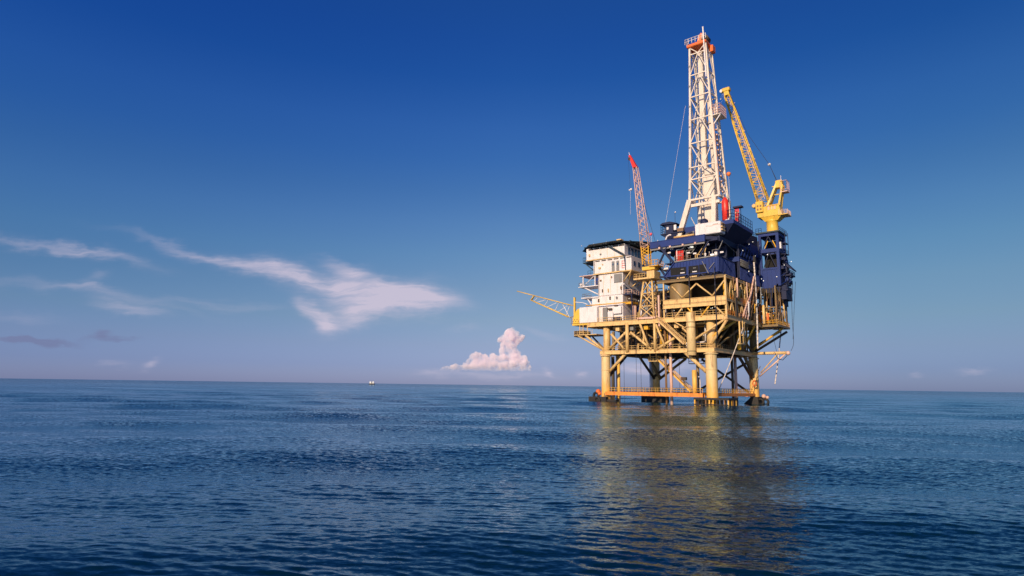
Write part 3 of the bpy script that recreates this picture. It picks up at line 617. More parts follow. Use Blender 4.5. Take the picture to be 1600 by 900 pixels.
# under-hung frame on the right below the main deck
m = B().tube((20.4, -9, 15.8), (20.4, -9, 21.6), .22, 8).tube((20.4, -5.5, 15.8), (20.4, -5.5, 21.6), .18, 8).tube((20.4, -10.5, 15.8), (20.4, -5.2, 15.8), .2, 8).tube((20.6, -8.0, 18), (20.6, -5.4, 18), .12, 6).tube((20.6, -7.2, 16), (20.6, -7.2, 21.8), .15, 6)
m.build('pipe_hanger', 'cream', plat, smooth=True)
# far right deck corner extension u 20..24.5
B().box(20.3, 24.6, 9.6, 21, MD - .5, MD + .1).build('deck_extension', 'olive', plat)
B().rail([(24.5, 9.8, MD + .1), (24.5, 20.8, MD + .1)], 1.2, 1.2, .07).build('railing', 'gold', plat)
B().rail([(20.6, 9.8, MD + .1), (24.5, 9.8, MD + .1)], 1.2, 1.2, .07).build('railing', 'gold', plat)
m = B()
for k_ in range(9): m.tube((24.5, 10.4 + k_ * 1.2, MD + .2), (24.5 - (k_ % 3) * .3, 10.4 + k_ * 1.2 + .5, MD + 3.2 + (k_ * 7 % 5) * .7), .11, 5)
m.build('scaffold', 'brown', plat)
clutter(12, (20.6, 23.6), (10, 19), (MD + .2, MD + 4), 17, ['gold', 'olive', 'brown', 'olive', 'dark', 'orangered'], .7)
m = B()
for a, c in [((24.2, 10, 33), (24.2, 20, 27)), ((24.2, 20, 33), (24.2, 10, 27)), ((24.2, 10, 27), (24.2, 20, MD)), ((24.2, 10, MD), (24.2, 10, 33)), ((24.2, 20, MD), (24.2, 20, 33)), ((20.4, 10, 27), (24.2, 10, 27)), ((24.2, 10, 27), (24.2, 20, 27))]:
    m.bar(a, c, .32)
m.build('frame', 'olive', plat)
lamps = B()
for i in range(26):
    rnd = random.Random(i + 40)
    u, v, z = rnd.choice([(rnd.uniform(-8, 3), -15.6, rnd.uniform(24, 31)), (rnd.uniform(-10, 14), -15, rnd.uniform(17, 20.5)), (20.3, rnd.uniform(-3, 15), rnd.uniform(23.5, 31)), (rnd.uniform(4, 17), -15.4, rnd.uniform(24.5, 25))])
    B().ball((u, v, z), .09, 6).build('lamp', 'lamp', plat)

# ---------------------------------------------------------------- accommodation block
acc = thing('accommodation_block', (-15, -10, MD + .6), 'white multi-storey accommodation block at the left end of the platform', 'living quarters')
def storey(u0, u1, v0, v1, z0, z1):
    return B().cbox(u0, u1, v0, v1, z0, z1, .06).build('storey', 'white', acc)
s1 = storey(-19.6, -9.4, -15.8, -4, MD + .6, 30.3); s2 = storey(-17.3, -9.2, -16, -4, 30.3, 36.6)
s3 = storey(-18.6, -6.2, -16.4, -4.5, 36.9, 40.9); s4 = storey(-20.9, -8.2, -16.6, -4.5, 41.2, 44.6)
# storey seams, vents under the eaves
m = B().box(-18.7, -6.1, -16.5, -4.4, 36.6, 36.9).box(-21.0, -8.1, -16.7, -4.4, 40.95, 41.18); m.build('floor_slab', 'cream', acc)
for k in range(6):
    B().box(-20.1 + k * 2.05, -18.5 + k * 2.05, -16.75, -16.56, 44.05, 44.45).build('eave_vent', 'dark', s4)
    if k < 6: B().box(-17.9 + k * 2.05, -16.4 + k * 2.05, -16.5, -16.36, 40.4, 40.68).build('eave_vent', 'dark', s3)
for u in (-12.0, -10.5): d = B().box(u - .45, u + .45, -16.52, -16.38, 37.0, 39.9).build('door', 'grey', s3); B().box(u - .2, u + .2, -16.56, -16.5, 38.7, 39.3).build('pane', 'glass', d)
m = B()
for k in range(4): m.box(-9.1, -8.4 + (k % 2) * .3, -16.46, -16.38, 37.6 + k * .65, 37.75 + k * .65)
m.box(-9.2, -9.1, -16.46, -16.38, 37.6, 39.9); m.build('red_marking', 'red', s3)
for k in range(5): B().box(-8.22, -8.14, -14.6 + k * 1.9, -13.2 + k * 1.9, 41.8, 44).build('window', 'glass', s4)
for (u, z) in [(-17.4, 28.6), (-13.6, 29), (-16.0, 31.3), (-18.4, 24.2)]: B().box(u, u + .35, -16.12, -15.7, z, z + .9).build('porthole', 'dark', s1)
# seam lines and ribs on the walls so that they read as panels
m = B()
for u in (-15.5, -13.2, -11.1): m.box(u, u + .06, -16.04, -15.98, 30.5, 36.5)
m.build('panel_seam', 'cream', s2)
m = B()
for u in (-17, -14.6, -12.1): m.box(u, u + .06, -15.85, -15.78, 23, 30.1)
m.build('panel_seam', 'cream', s1)
m = B()
for u in (-18.6, -16.2, -13.8, -11.4): m.box(u, u + .06, -16.64, -16.58, 41.3, 44)
m.build('panel_seam', 'cream', s4)
rnd = random.Random(12)
for (u, z, w_, h_) in [(-16.8, 38.2, .7, .5), (-15.6, 39.2, .3, .3), (-9.9, 31.6, .4, .9), (-16.6, 34.6, .5, .4), (-12.9, 35.2, .3, .5), (-18.3, 26.6, .5, .4), (-11.4, 29.1, .4, .6), (-19.9, 42.2, .4, .7), (-16.2, 42.3, .5, .3), (-14, 31.2, .25, 1.0)]:
    B().cbox(u, u + w_, -17.0 if z > 41 else (-16.75 if z > 36.9 else -16.35), -15.7, z, z + h_, .03).build('wall_box', rnd.choice(['grey', 'cream', 'brown']), acc)
for (u, v, z0, z1) in [(-17.0, -16.15, 30.4, 36.5), (-9.6, -16.1, 30.3, 33.0), (-18.2, -16.55, 37.0, 40.8)]: B().tube((u, v, z0), (u, v, z1), .07, 6).build('drain_pipe', 'grey', acc)
for k in range(3): B().cbox(-9.22, -9.1, -14.6 + k * 2.6, -13.6 + k * 2.6, 31.2, 32.6, .03).build('window', 'glass', acc)
for k in range(3): B().cbox(-6.22, -6.1, -15.2 + k * 2.6, -14.2 + k * 2.6, 38.2, 39.6, .03).build('window', 'glass', s3)
# grey panel in place of a recess, with equipment, right of storey 2
B().box(-12.0, -9.4, -16.1, -15.95, 33.7, 36.2).build('recess_panel', 'grey', s2); B().box(-11.9, -10.0, -16.25, -16.05, 33.8, 34.5).build('vent_unit', 'grey', s2)
# bracket frame and stairs on the right side
for a, c in [((-9.1, -15.8, 33.8), (-6.4, -16.3, 36.6)), ((-9.0, -11, 33.0), (-6.4, -8, 36.6)), ((-9.0, -13, 33.4), (-6.6, -16.2, 36.6)), ((-9.0, -8, 33.4), (-6.4, -5, 36.6))]:
    B().tube(a, c, .14, 8).build('bracket', 'cream', acc, smooth=True)
B().bar((-9.0, -15.8, 33.2), (-8.6, -6, 29.8), .25, .5).build('stair', 'white', acc)
B().box(-9.1, -6.6, -15.6, -5, 30.0, 30.3).build('gallery', 'dblue', acc)
B().rail([(-6.7, -15.6, 30.3), (-6.7, -5, 30.3)], 1.1, 1.3, .06).build('railing', 'pink', acc)
B().rail([(-9.0, -15.7, 30.3), (-6.7, -15.7, 30.3)], 1.1, 1.1, .06).build('railing', 'pink', acc)
for vv_ in (-15.4, -10.4, -5.2): B().bar((-6.8, vv_, MD + .6), (-6.8, vv_, 30), .28).build('post', 'dblue', acc)
B().box(-9.4, -7, -11, -6, 23, 27).build('switch_room', 'blue', acc); B().box(-9.3, -6.9, -14.5, -11.4, 27.6, 28.2).build('duct', 'gold', acc)
# diagonal stair in front of the top storey
m = B().bar((-13.2, -17.0, 44.4), (-8.4, -17.0, 41.3), .12, .35).bar((-12.8, -17.6, 44.4), (-8.0, -17.6, 41.3), .12, .35)
for k in range(10): t_ = k / 10; m.box(-13 + 4.8 * t_ - .15, -13 + 4.8 * t_ + .15, -17.55, -17.05, 44.3 - 3.1 * t_, 44.35 - 3.1 * t_)
m.build('stair', 'navy', acc)
B().tube((-8.0, -17.3, 41.4), (-8, -16.5, 36.9), .12, 6).build('post', 'navy', acc)
# left balconies
def balcony(u0, u1, z, roof=None):
    b_ = B().box(u0, u1, -16.2, -11, z - .22, z).build('balcony', 'white', acc)
    B().rail([(u1, -16.1, z), (u0 + .1, -16.1, z), (u0 + .1, -11, z)], 1.15, 1.2, .05).build('railing', 'grey', b_)
    B().tube((u1 + .2, -15.6, z - 2.9), (u0 + 1.6, -15.6, z - .25), .2, 8).build('bracket', 'white', b_, smooth=True)
    if roof:
        B().box(u0 + .5, u1 + .6, -16.4, -10.6, roof, roof + .2).build('canopy', 'pink', b_)
        for u in (u0 + 1.6, u1 - 1.0): B().bar((u, -16.0, z), (u, -16, roof), .3).build('post', 'white', b_)
        B().bar((u0 + 1.7, -16, z + .1), (u1 - 1.2, -16, roof), .14).build('strut', 'white', b_)
        B().box(u1 - 1.0, u1 - .01, -15.9, -14.5, z + .2, z + 2.1).build('cabinet', 'blue', b_); B().ball((u0 + .6, -15.6, z + .6), .5).build('float', 'white', b_, smooth=True)
balcony(-24.0, -17.3, 33.6, 36.6); balcony(-22.8, -19.6, 30.2)
B().box(-23.0, -17.3, -16.2, -11, 29.95, 30.28).build('ledge', 'white', acc)
B().tube((-19, -15.6, 40.6), (-17.6, -16, 37), .12, 6).build('strut', 'navy', acc)
b_ = B().box(-22.6, -18.7, -16, -11, 40.6, 40.8).build('balcony', 'navy', acc); B().rail([(-20.9, -15.9, 40.8), (-22.5, -15.9, 40.8), (-22.5, -11, 40.8)], 1.5, 1.0, .05).build('railing', 'navy', b_)
B().bar((-21.8, -15.8, 40.5), (-17.8, -15.8, 37.2), .3).build('bracket', 'navy', b_)
B().rail([(-20.8, -16, 36.8), (-18.8, -16, 36.8)], 1.3, .8, .05).build('railing', 'navy', acc)
# pipes, meters and boxes on the lowest storey front
for (u0, u1, z0, z1, mat) in [(-15.6, -14.2, 22.9, 26.8, 'grey'), (-14.0, -12.3, 23.0, 25.5, 'white'), (-12.2, -9.6, 24.8, 26.8, 'white'), (-12.4, -9.8, 22.9, 23.8, 'dblue'), (-13.9, -12.7, 26.0, 26.5, 'dark'), (-11.9, -10.9, 26.9, 27.3, 'dark')]:
    B().cbox(u0, u1, -16.5, -15.9, z0, z1, .05).build('wall_cabinet', mat, acc)
B().tube((-21, -16.9, 27.7), (-7.5, -16.9, 27.7), .16, 8).build('gas_pipe', 'gold', acc, smooth=True)
# helideck
hc = (-14.0, -8.4)
hel = thing('helideck', (hc[0], hc[1], 44.7), 'dark flat helideck with sloping net edge on top of the white block', 'helideck')
oct_ = lambda r: [(hc[0] + r * math.cos(R(22.5 + 45 * i)), hc[1] + r * math.sin(R(22.5 + 45 * i))) for i in range(8)]
B().prism(oct_(9.9), 45.0, 45.45).build('deck_plate', 'navy', hel)
m = B(); a8, b8 = oct_(9.9), oct_(11.6)
vs = [(x, y, 45.0) for x, y in a8] + [(x, y, 45.1) for x, y in b8] + [(x, y, 45.35) for x, y in a8] + [(x, y, 45.2) for x, y in b8]
m.add(vs, [(i, (i + 1) % 8, 8 + (i + 1) % 8, 8 + i) for i in range(8)] + [(16 + i, 24 + i, 24 + (i + 1) % 8, 16 + (i + 1) % 8) for i in range(8)] + [(8 + i, 8 + (i + 1) % 8, 24 + (i + 1) % 8, 24 + i) for i in range(8)])
m.build('safety_net', 'navy', hel)
m = B()
for k in range(6): m.bar((hc[0] - 7.5 + k * 3, hc[1] - 8.2, 45.05), (hc[0] - 7.5 + k * 3, hc[1] + 8.2, 45.05), .25, .5)
m.bar((hc[0] - 8.2, hc[1] - 6, 44.75), (hc[0] + 8.2, hc[1] - 6, 44.75), .3, .3)
m.build('support_beam', 'navy', hel)
for k in range(10):
    x, y = hc[0] - 8 + k * 1.4, hc[1] - 9
    if k % 3 == 0: B().ball((x, y, 45.6), .15, 6).build('edge_light', 'white', hel)
B().box(-9.6, -8.2, -18.6, -17.0, 45.3, 45.6).build('access_landing', 'cream', hel)

# ---------------------------------------------------------------- left end: container, generator, flare boom
single(B().cbox(-23.3, -17.2, -16.9, -13, 22.68, 27.3, .1), 'steel_container', 'white', (-20, -15, 22.68), 'plain white steel container standing at the left edge of the main deck', 'container')
gen = thing('winch_unit', (-24.5, -15, 22.7), 'yellow winch housing at the foot of the lattice boom, left of the white container', 'winch')
B().cbox(-25.8, -23.4, -16.8, -13, 22.7, 24.6, .15).build('base', 'yellow', gen); B().prof_v([(-25.3, 24.6), (-25.0, 26.2), (-24.2, 27.0), (-23.4, 27.1), (-23.4, 24.6)], -16.4, -13.2).build('hood', 'yellow', gen)
for k in range(5): B().box(-25.6 + k * .45, -25.35 + k * .45, -16.86, -16.78, 23.2 + (k % 2) * .5, 23.5 + (k % 2) * .5).build('vent', 'brown', gen)
B().tube((-26.6, -16, 22.9), (-26.6, -16, 24.9), .08, 5).tube((-26.6, -16, 24.9), (-25.8, -16, 24.9), .08, 5).box(-26.7, -25.8, -16.4, -14, 22.7, 22.8).build('step', 'brown', gen)
fl = thing('boom', (-25.4, -16, 24.6), 'yellow lattice boom reaching out to the left over the sea', 'boom')
B().bar((-25.4, -16.1, 24.6), (-25.4, -16.1, 30.6), .5).build('king_post', 'yellow', fl)
tipT, tipB = [P(808, 455, v=-16), P(835, 462, v=-16), P(893, 477, v=-16)], [P(815, 459, v=-16), P(830, 469, v=-16), P(890, 496, v=-16)]
for dv in (-.7, .7):
    o = V3((0, dv, 0))
    m = B(); m.path([tipT[0], tipT[1] + o * .5, tipT[2] + o], .14, 6); m.path([tipT[1] + o * .2, tipB[1] + o * .4, tipB[2] + o], .15, 6); m.build('chord', 'yellow', fl, smooth=True)
m = B()
tp = lambda t: tipT[1].lerp(tipT[2], t); bt = lambda t: tipB[1].lerp(tipB[2], t)
for k in range(4):
    t_ = .12 + k * .28
    m.tube(tp(t_), bt(max(0, t_ - .05)), .08, 5)
    if k < 3: m.tube(bt(t_ + .02), tp(t_ + .26), .08, 5)
m.tube(tp(.75), bt(1), .1, 5); m.build('lattice', 'white', fl)
B().path([(-25.4, -16.1, 29.2), (-22.5, -16.2, 28.8), (-21, -16, 28.2)], .12, 6).build('stay', 'white', fl)

# ---------------------------------------------------------------- small lattice crane
sc_ = thing('lattice_crane', (-1.5, -14.5, MD + .6), 'small crane with pink lattice boom and red tip beside the white block', 'crane')
bs = [(-4.0, -17.0), (0.6, -17.0), (0.6, -12.4), (-4.0, -12.4)]; tpz = [(-2.6, -16.2), (-.2, -16.2), (-.2, -13.8), (-2.6, -13.8)]
Z0, Z1 = MD + .6, 33.6
def lat(k, z): t_ = (z - Z0) / (Z1 - Z0); return V3((bs[k][0] + (tpz[k][0] - bs[k][0]) * t_, bs[k][1] + (tpz[k][1] - bs[k][1]) * t_, z))
for k in range(4): B().tube(lat(k, Z0), lat(k, Z1), .26, 8).build('tower_leg', 'cream', sc_, smooth=True)
lv = [Z0, 26.2, 29.8, Z1]
for a, c in zip(lv[:-1], lv[1:]):
    m = B()
    for k in range(4):
        k2 = (k + 1) % 4; mid = (a + c) / 2
        m.tube(lat(k, a), lat(k2, c), .14, 6).tube(lat(k2, a), lat(k, c), .14, 6).tube(lat(k, c), lat(k2, c), .16, 6)
    m.build('tower_bracing', 'cream', sc_, smooth=True)
B().box(-4.4, 1.0, -17.2, -12.2, Z0, Z0 + .5).build('tower_base', 'pink', sc_)
B().box(-5.0, 1.2, -17.6, -12.6, 33.6, 34.0).build('crane_deck', 'cream', sc_)
B().rail([(-1.6, -17.5, 34), (-4.9, -17.5, 34), (-4.9, -12.8, 34)], 1.2, .9, .06).build('railing', 'cream', sc_)
B().cbox(-1.2, 1.1, -17.3, -13.4, 34.0, 35.8, .1).build('machinery_house', 'cream', sc_)
B().lathe(-1.2, -15, [(.9, 34), (.9, 36.2)], 16).build('slew_ring', 'yellow', sc_, smooth=True)
B().cbox(-2.9, .9, -16.6, -13.6, 36.2, 37.2, .08).build('turntable', 'yellow', sc_)
m = B().rail([(-.6, -16.9, 37.2), (2.0, -16.9, 37.2), (2.0, -13.6, 37.2)], 1.5, .8, .08).box(-.6, 2.1, -17, -13.6, 37.0, 37.2); m.build('operator_platform', 'gold', sc_)
bb0, bb1, bb2 = P(1010.5, 408, v=-15), P(1009, 388, v=-15), P(993, 262, v=-15)
tip = P(984, 243, v=-15)
m = B()
for dx, dy in ((-1.1, -.7), (1.1, -.7), (1.1, .7), (-1.1, .7)):
    m.tube(bb0 + V3((dx * .8, dy, -1)), bb1 + V3((dx, dy, 0)) + V3((0, 0, .5)), .17, 6)
for k in range(4): a = bb0.lerp(bb1, k / 4); m.tube(a + V3((-.9, -.7, 0)), a + V3((.9, -.7, 1)), .09, 5).tube(a + V3((.9, -.7, -.2)), a + V3((-.9, -.7, .9)), .09, 5).tube(a + V3((.95, -.7, 0)), a + V3((.95, .7, .9)), .09, 5)
m.build('boom_foot', 'gold', sc_)
def lattice_boom(p0, p1, w0, w1, n, r, mat, par, side=V3((0, 1, 0)), rc=None, names=('boom_chord', 'boom_lattice'), wv=None):
    d = (p1 - p0).normalized(); a = side; b_ = d.cross(a).normalized(); wv = wv or (w0, w1)
    def cn(t_, i): w = w0 + (w1 - w0) * t_; w2 = wv[0] + (wv[1] - wv[0]) * t_; sx, sy = ((-1, -1), (1, -1), (1, 1), (-1, 1))[i]; return p0.lerp(p1, t_) + a * (sx * w2 / 2) + b_ * (sy * w / 2)
    for i in range(4): B().tube(cn(0, i), cn(1, i), rc or r * 1.6, 6).build(names[0], mat, par, smooth=True)
    m = B()
    for k in range(n):
        for i in range(4):
            j = (i + 1) % 4
            if k % 2: m.tube(cn(k / n, i), cn((k + 1) / n, j), r, 5)
            else: m.tube(cn(k / n, j), cn((k + 1) / n, i), r, 5)
            if k % 3 == 0: m.tube(cn(k / n, i), cn(k / n, j), r, 5)
    m.build(names[1], mat, par)
lattice_boom(bb1 + V3((0, 0, .5)), bb2, 2.3, 1.15, 18, .065, 'pink', sc_, rc=.11, wv=(1.6, 1.0))
d_ = (tip - bb2)
m = B(); w = .62
vs = [bb2 + V3((-w, -w, 0)), bb2 + V3((w, -w, 0)), bb2 + V3((w, w, 0)), bb2 + V3((-w, w, 0)), tip + V3((-.3, -.3, 0)), tip + V3((.3, -.3, 0)), tip + V3((.3, .3, 0)), tip + V3((-.3, .3, 0))]
m.add(vs, [(0, 3, 2, 1), (4, 5, 6, 7), (0, 1, 5, 4), (1, 2, 6, 5), (2, 3, 7, 6), (3, 0, 4, 7)]); bt_ = m.build('boom_tip', 'red', sc_)
B().lathe(tip.x, tip.z - 1.1, [(.42, -15.45), (.42, -14.9)], 14, 'v').build('sheave', 'dark', bt_, smooth=True)
B().tube(tip, tip + V3((-.25, 0, 1.0)), .08, 5).build('aerial', 'white', bt_)
B().tube(tip + V3((.3, 0, -.3)), P(1024, 378, v=-12), .05, 5).build('pendant_cable', 'cable', sc_)
h0 = tip + V3((.4, -.4, -11)); B().tube(tip + V3((-.2, -.6, -.3)), P(985, 298, v=-15.4), .03, 4).build('hoist_cable', 'cable', sc_)
B().ball(P(986, 296, v=-15.4), .35, 8).ball(P(983.5, 297, v=-15.4), .22, 8).build('hook_block', 'white', sc_, smooth=True)
B().tube(P(985, 298, v=-15.4), P(985, 335, v=-15.4), .03, 4).build('tag_line', 'rope', sc_)

# ---------------------------------------------------------------- blue drilling module
dm = thing('drilling_module', (11, -8, UP + .6), 'dark blue drilling module with ribbed walls on the upper cream deck', 'drilling module')
B().box(3.2, 18.0, -16.0, 8, 33.3, 33.8).build('skid_base', 'dblue', dm)
# ribbed tub: front
m = B().prof_v([(3.4, 33.8), (6.4, 37.3), (18.0, 37.7), (18.0, 33.8)], -16.2, -16.05)
for k in range(16):
    u = 4.6 + k * .86; zt = min(37.3, 33.9 + (u - 3.4) * 1.15)
    m.box(u, u + .13, -16.36, -16.2, 33.9, zt)
m.box(3.6, 18.05, -16.45, -16.0, 33.65, 33.88); fw = m.build('front_wall', 'blue', dm)
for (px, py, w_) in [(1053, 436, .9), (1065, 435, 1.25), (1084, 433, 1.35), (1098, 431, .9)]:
    a = P(px, py - 3, v=-16.4); B().box(a.x - w_, a.x + w_, -16.42, -16.38, a.z - .3, a.z + 2.5).build('recess_panel', 'shade_black', fw)  # black plate on the wall paints the shade of an opening
    if w_ > 1:
        B().box(a.x - w_, a.x + .9, -16.6, -16.43, a.z - .5, a.z - .2).build('lit_ledge', 'cream', fw); B().box(a.x - .3, a.x + .9, -16.5, -16.43, a.z + .8, a.z + 1.05).build('lit_ledge', 'white', fw); B().box(a.x - .1, a.x + .7, -16.5, -16.43, a.z + 1.8, a.z + 1.95).build('lit_ledge', 'grey', fw)
B().bar((3.5, -16.5, 33.9), (6.6, -16.5, 37.4), .22).build('edge_beam', 'blue', dm)
B().bar((6.5, -16.3, 37.5), (18.1, -16.3, 37.9), .3).build('edge_beam', 'grey', dm)
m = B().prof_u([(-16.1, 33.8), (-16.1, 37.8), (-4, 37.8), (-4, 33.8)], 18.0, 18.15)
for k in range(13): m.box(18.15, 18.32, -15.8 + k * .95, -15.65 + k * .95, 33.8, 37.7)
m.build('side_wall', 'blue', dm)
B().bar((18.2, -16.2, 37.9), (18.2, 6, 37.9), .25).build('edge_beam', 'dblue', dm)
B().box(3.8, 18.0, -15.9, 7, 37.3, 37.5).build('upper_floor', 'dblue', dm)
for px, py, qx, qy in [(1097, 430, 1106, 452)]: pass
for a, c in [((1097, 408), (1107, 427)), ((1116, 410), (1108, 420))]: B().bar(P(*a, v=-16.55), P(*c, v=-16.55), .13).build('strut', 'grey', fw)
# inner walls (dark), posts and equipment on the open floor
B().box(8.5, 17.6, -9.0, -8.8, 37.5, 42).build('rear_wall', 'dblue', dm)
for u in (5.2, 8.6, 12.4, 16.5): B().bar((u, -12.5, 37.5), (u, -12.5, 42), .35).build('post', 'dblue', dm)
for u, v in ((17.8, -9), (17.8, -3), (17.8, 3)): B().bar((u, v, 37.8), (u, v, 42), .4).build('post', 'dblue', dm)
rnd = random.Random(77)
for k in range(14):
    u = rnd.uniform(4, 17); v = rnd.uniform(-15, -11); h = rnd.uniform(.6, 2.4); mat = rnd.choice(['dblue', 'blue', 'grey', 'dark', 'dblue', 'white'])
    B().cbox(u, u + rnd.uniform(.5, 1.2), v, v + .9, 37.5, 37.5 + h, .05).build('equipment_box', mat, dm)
m = B()
for k in range(5): m.box(6.6 + k * .45, 6.9 + k * .45, -15.4, -15.1, 37.6, 40.6)
m.build('red_rack', 'red', dm)
m = B().rail([(7.0, -16.2, 37.6), (11.0, -16.2, 37.7)], 1.1, .9, .05); m.build('railing', 'brown', dm)
for px, py in [(1052, 390), (1080, 388), (1083, 387), (1078, 396), (1088, 397), (1048, 396), (1115, 399), (1108, 383), (1130, 395)]:
    q = P(px, py, v=-14.5); B().cbox(q.x - .45, q.x + .45, -15.6, -15.3, q.z - .22, q.z + .2, .05).build('lamp', 'lamp' if px % 2 else 'white', dm)
# top skid beam
m = B().box(-.2, 15.2, -16.8, -15.9, 42.0, 43.6); m.box(-.25, 15.25, -16.9, -15.8, 43.6, 43.75).box(-.25, 15.25, -16.9, -15.8, 41.9, 42.0); m.build('skid_beam', 'blue', dm)
B().box(-.1, 15.1, -16.75, -16.45, 41.35, 41.75).build('cable_tray', 'grey', dm)
for u in (2.3, 5.4, 9, 12.4): B().box(u, u + .5, -16.95, -16.85, 41.5, 42.0).build('bracket', 'pink', dm)
B().box(0, 18.2, -15.9, 7.5, 42.0, 42.7).build('top_deck', 'dblue', dm)
B().box(18.0, 18.4, -15, 7.5, 41.9, 43.3).build('skid_beam', 'dblue', dm)
B().bar((15.2, -16.4, 42.8), (18.2, -14.5, 42.6), .9, .9).build('skid_beam', 'dblue', dm)
for a, c, r in [((1093, 401), (1107, 377), .17), ((1030, 384), (1052, 410), .3), ((1042, 386), (1030, 412), .2)]: B().bar(P(*a, v=-16.6), P(*c, v=-16.6), r * 2).build('brace', 'dblue', dm)
m = B().path([(18.3, -14, 42.8), (18.6, -6, 41.0), (18.4, 2, 40.2)], .07, 5); m.build('sagging_cable', 'grey', dm)
# left under-structure between crane and module
for a, c, mat in [((1027, 413), (1040, 432), 'dblue'), ((1026, 433), (1042, 433), 'dblue')]: B().bar(P(*a, v=-14), P(*c, v=-14), .5).build('brace', mat, dm)
B().box(1.2, 3.6, -13.8, -10, 36.3, 36.8).build('side_platform', 'white', dm); B().rail([(1.2, -13.8, 36.8), (3.6, -13.8, 36.8)], 1.1, .8, .06).build('railing', 'pink', dm)
# right wing walls down to the crane tower
wing = thing('pipe_deck_module', (19, 6, UP + .6), 'dark blue open steel frame between the ribbed module and the crane tower', 'steel frame')
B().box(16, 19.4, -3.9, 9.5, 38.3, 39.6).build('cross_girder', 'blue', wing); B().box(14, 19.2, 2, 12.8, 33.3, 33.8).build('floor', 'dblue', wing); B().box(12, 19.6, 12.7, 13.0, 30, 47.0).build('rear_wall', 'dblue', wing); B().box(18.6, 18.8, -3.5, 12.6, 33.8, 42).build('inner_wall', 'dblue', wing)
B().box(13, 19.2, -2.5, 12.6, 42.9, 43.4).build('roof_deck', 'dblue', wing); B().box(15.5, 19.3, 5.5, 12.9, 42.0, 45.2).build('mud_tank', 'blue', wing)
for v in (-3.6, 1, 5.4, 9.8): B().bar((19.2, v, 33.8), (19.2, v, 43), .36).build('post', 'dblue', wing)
for a, c in [((19.3, -3.4, 34.2), (19.3, 4.5, 38.6)), ((19.3, 5.2, 34.2), (19.3, 9.6, 38.2)), ((19.3, -3, 42.6), (19.3, 2, 39.8))]: B().bar(a, c, .25).build('brace', 'blue', wing)
for z in (35.4, 36.9, 40.6): B().rail([(19.35, -3.4, z), (19.35, 9.6, z)], 1.0, 2.2, .07).build('railing', 'dblue', wing)
m = B().prof_u([(3.0, 44.6), (4.6, 47.6), (12.9, 48.2), (12.9, 45.4)], 15.2, 19.2); m.build('sloping_roof', 'dblue', wing)
m = B().rail([(19.1, 4.6, 47.7), (19.1, 12.6, 48.2)], 1.1, 1.3, .06); m.build('railing', 'dblue', wing)
for k in range(8):
    rnd = random.Random(k + 5); u = 19.5; v = rnd.uniform(-3, 10); z = rnd.uniform(34.5, 42); B().cbox(u - .3, u + .2, v, v + rnd.uniform(.6, 1.6), z, z + rnd.uniform(.4, 1.3), .05).build('junction_box', rnd.choice(['blue', 'dblue', 'grey', 'dblue']), wing)
for (v, z) in [(-2, 41.5), (3.5, 44.3), (6.8, 45.6), (8.3, 41.8), (2.2, 36.4)]: B().ball((19.8, v, z), .12, 6).build('lamp', 'lamp', wing)
m = B().box(19.25, 19.4, -3.6, 12.6, 33.4, 36.6)
for k in range(16): m.box(19.4, 19.52, -3.4 + k, -3.28 + k, 33.4, 36.6)
m.build('ribbed_wall', 'blue', wing)
m = B()
for k in range(6): m.tube((19.6, -3.5, 37.2 + k * .32), (19.6, 9.6, 37.0 + k * .34), .08 + .03 * (k % 2), 6)
m.build('pipe_bank', 'grey', wing, smooth=True)
for k in range(6):
    v0 = -3.4 + k * 2.2; B().bar((19.7, v0, 39.8), (19.7, v0 + 2.2, 42.6), .2).build('truss_brace', 'blue', wing); B().bar((19.7, v0 + 2.2, 39.8), (19.7, v0, 42.6), .2).build('truss_brace', 'dblue', wing)
for k in range(5): B().bar((4.2 + k * 3.2, -16.6, 33.6), (5.8 + k * 3.2, -16.3, 32.0), .24).build('under_brace', 'dblue', dm); B().bar((5.8 + k * 3.2, -16.3, 32.0), (7.4 + k * 3.2, -16.6, 33.6), .24).build('under_brace', 'dblue', dm)
for k in range(9):
    rnd = random.Random(k + 300); u = rnd.uniform(4.5, 17); v = -15.95; z = rnd.uniform(38, 41); B().path([(u, v + .6, 37.5), (u, v + .6, z), (u + rnd.uniform(.8, 2.4), v + .6, z), (u + 2.4, v + 1.6, 42)], rnd.uniform(.07, .16), 6).build('pipe_run', rnd.choice(['blue', 'grey', 'white', 'cream', 'blue', 'red']), dm, smooth=True)
# ---------------------------------------------------------------- blue crane tower
ct = thing('crane_tower', (22, 16, UP + .2), 'tall blue framed tower carrying the yellow crane at the right corner', 'crane tower')
TU0, TU1, TV0, TV1 = 19.7, 24.6, 13.4, 19.6
for u, v in ((TU0, TV0), (TU1, TV0), (TU1, TV1), (TU0, TV1)): B().bar((u, v, 33.5), (u, v, 49.0), .75).build('column', 'blue', ct)
for z, h in ((48.7, .9), (43.9, 1.1), (38.6, .5)):
    m = B().bar((TU0, TV0 - .05, z), (TU1, TV0 - .05, z), .7, h).bar((TU1 + .05, TV0, z), (TU1 + .05, TV1, z), .7, h).bar((TU0 - .05, TV0, z), (TU0 - .05, TV1, z), .7, h).bar((TU0, TV1, z), (TU1, TV1, z), .7, h); m.build('ring_beam', 'blue', ct)
for z0, z1 in ((39, 43.4), (44.6, 48.2)):
    mid = (TU0 + TU1) / 2
    m = B().bar((TU0 + .8, TV0 - .1, z0), (mid, TV0 - .1, z1), .2).bar((TU1 - .8, TV0 - .1, z0), (mid, TV0 - .1, z1), .2).bar((TU1, TV0 + .6, z0), (TU1, (TV0 + TV1) / 2, z1), .25).bar((TU1, TV1 - .6, z0), (TU1, (TV0 + TV1) / 2, z1), .25); m.build('bracing', 'dblue', ct)
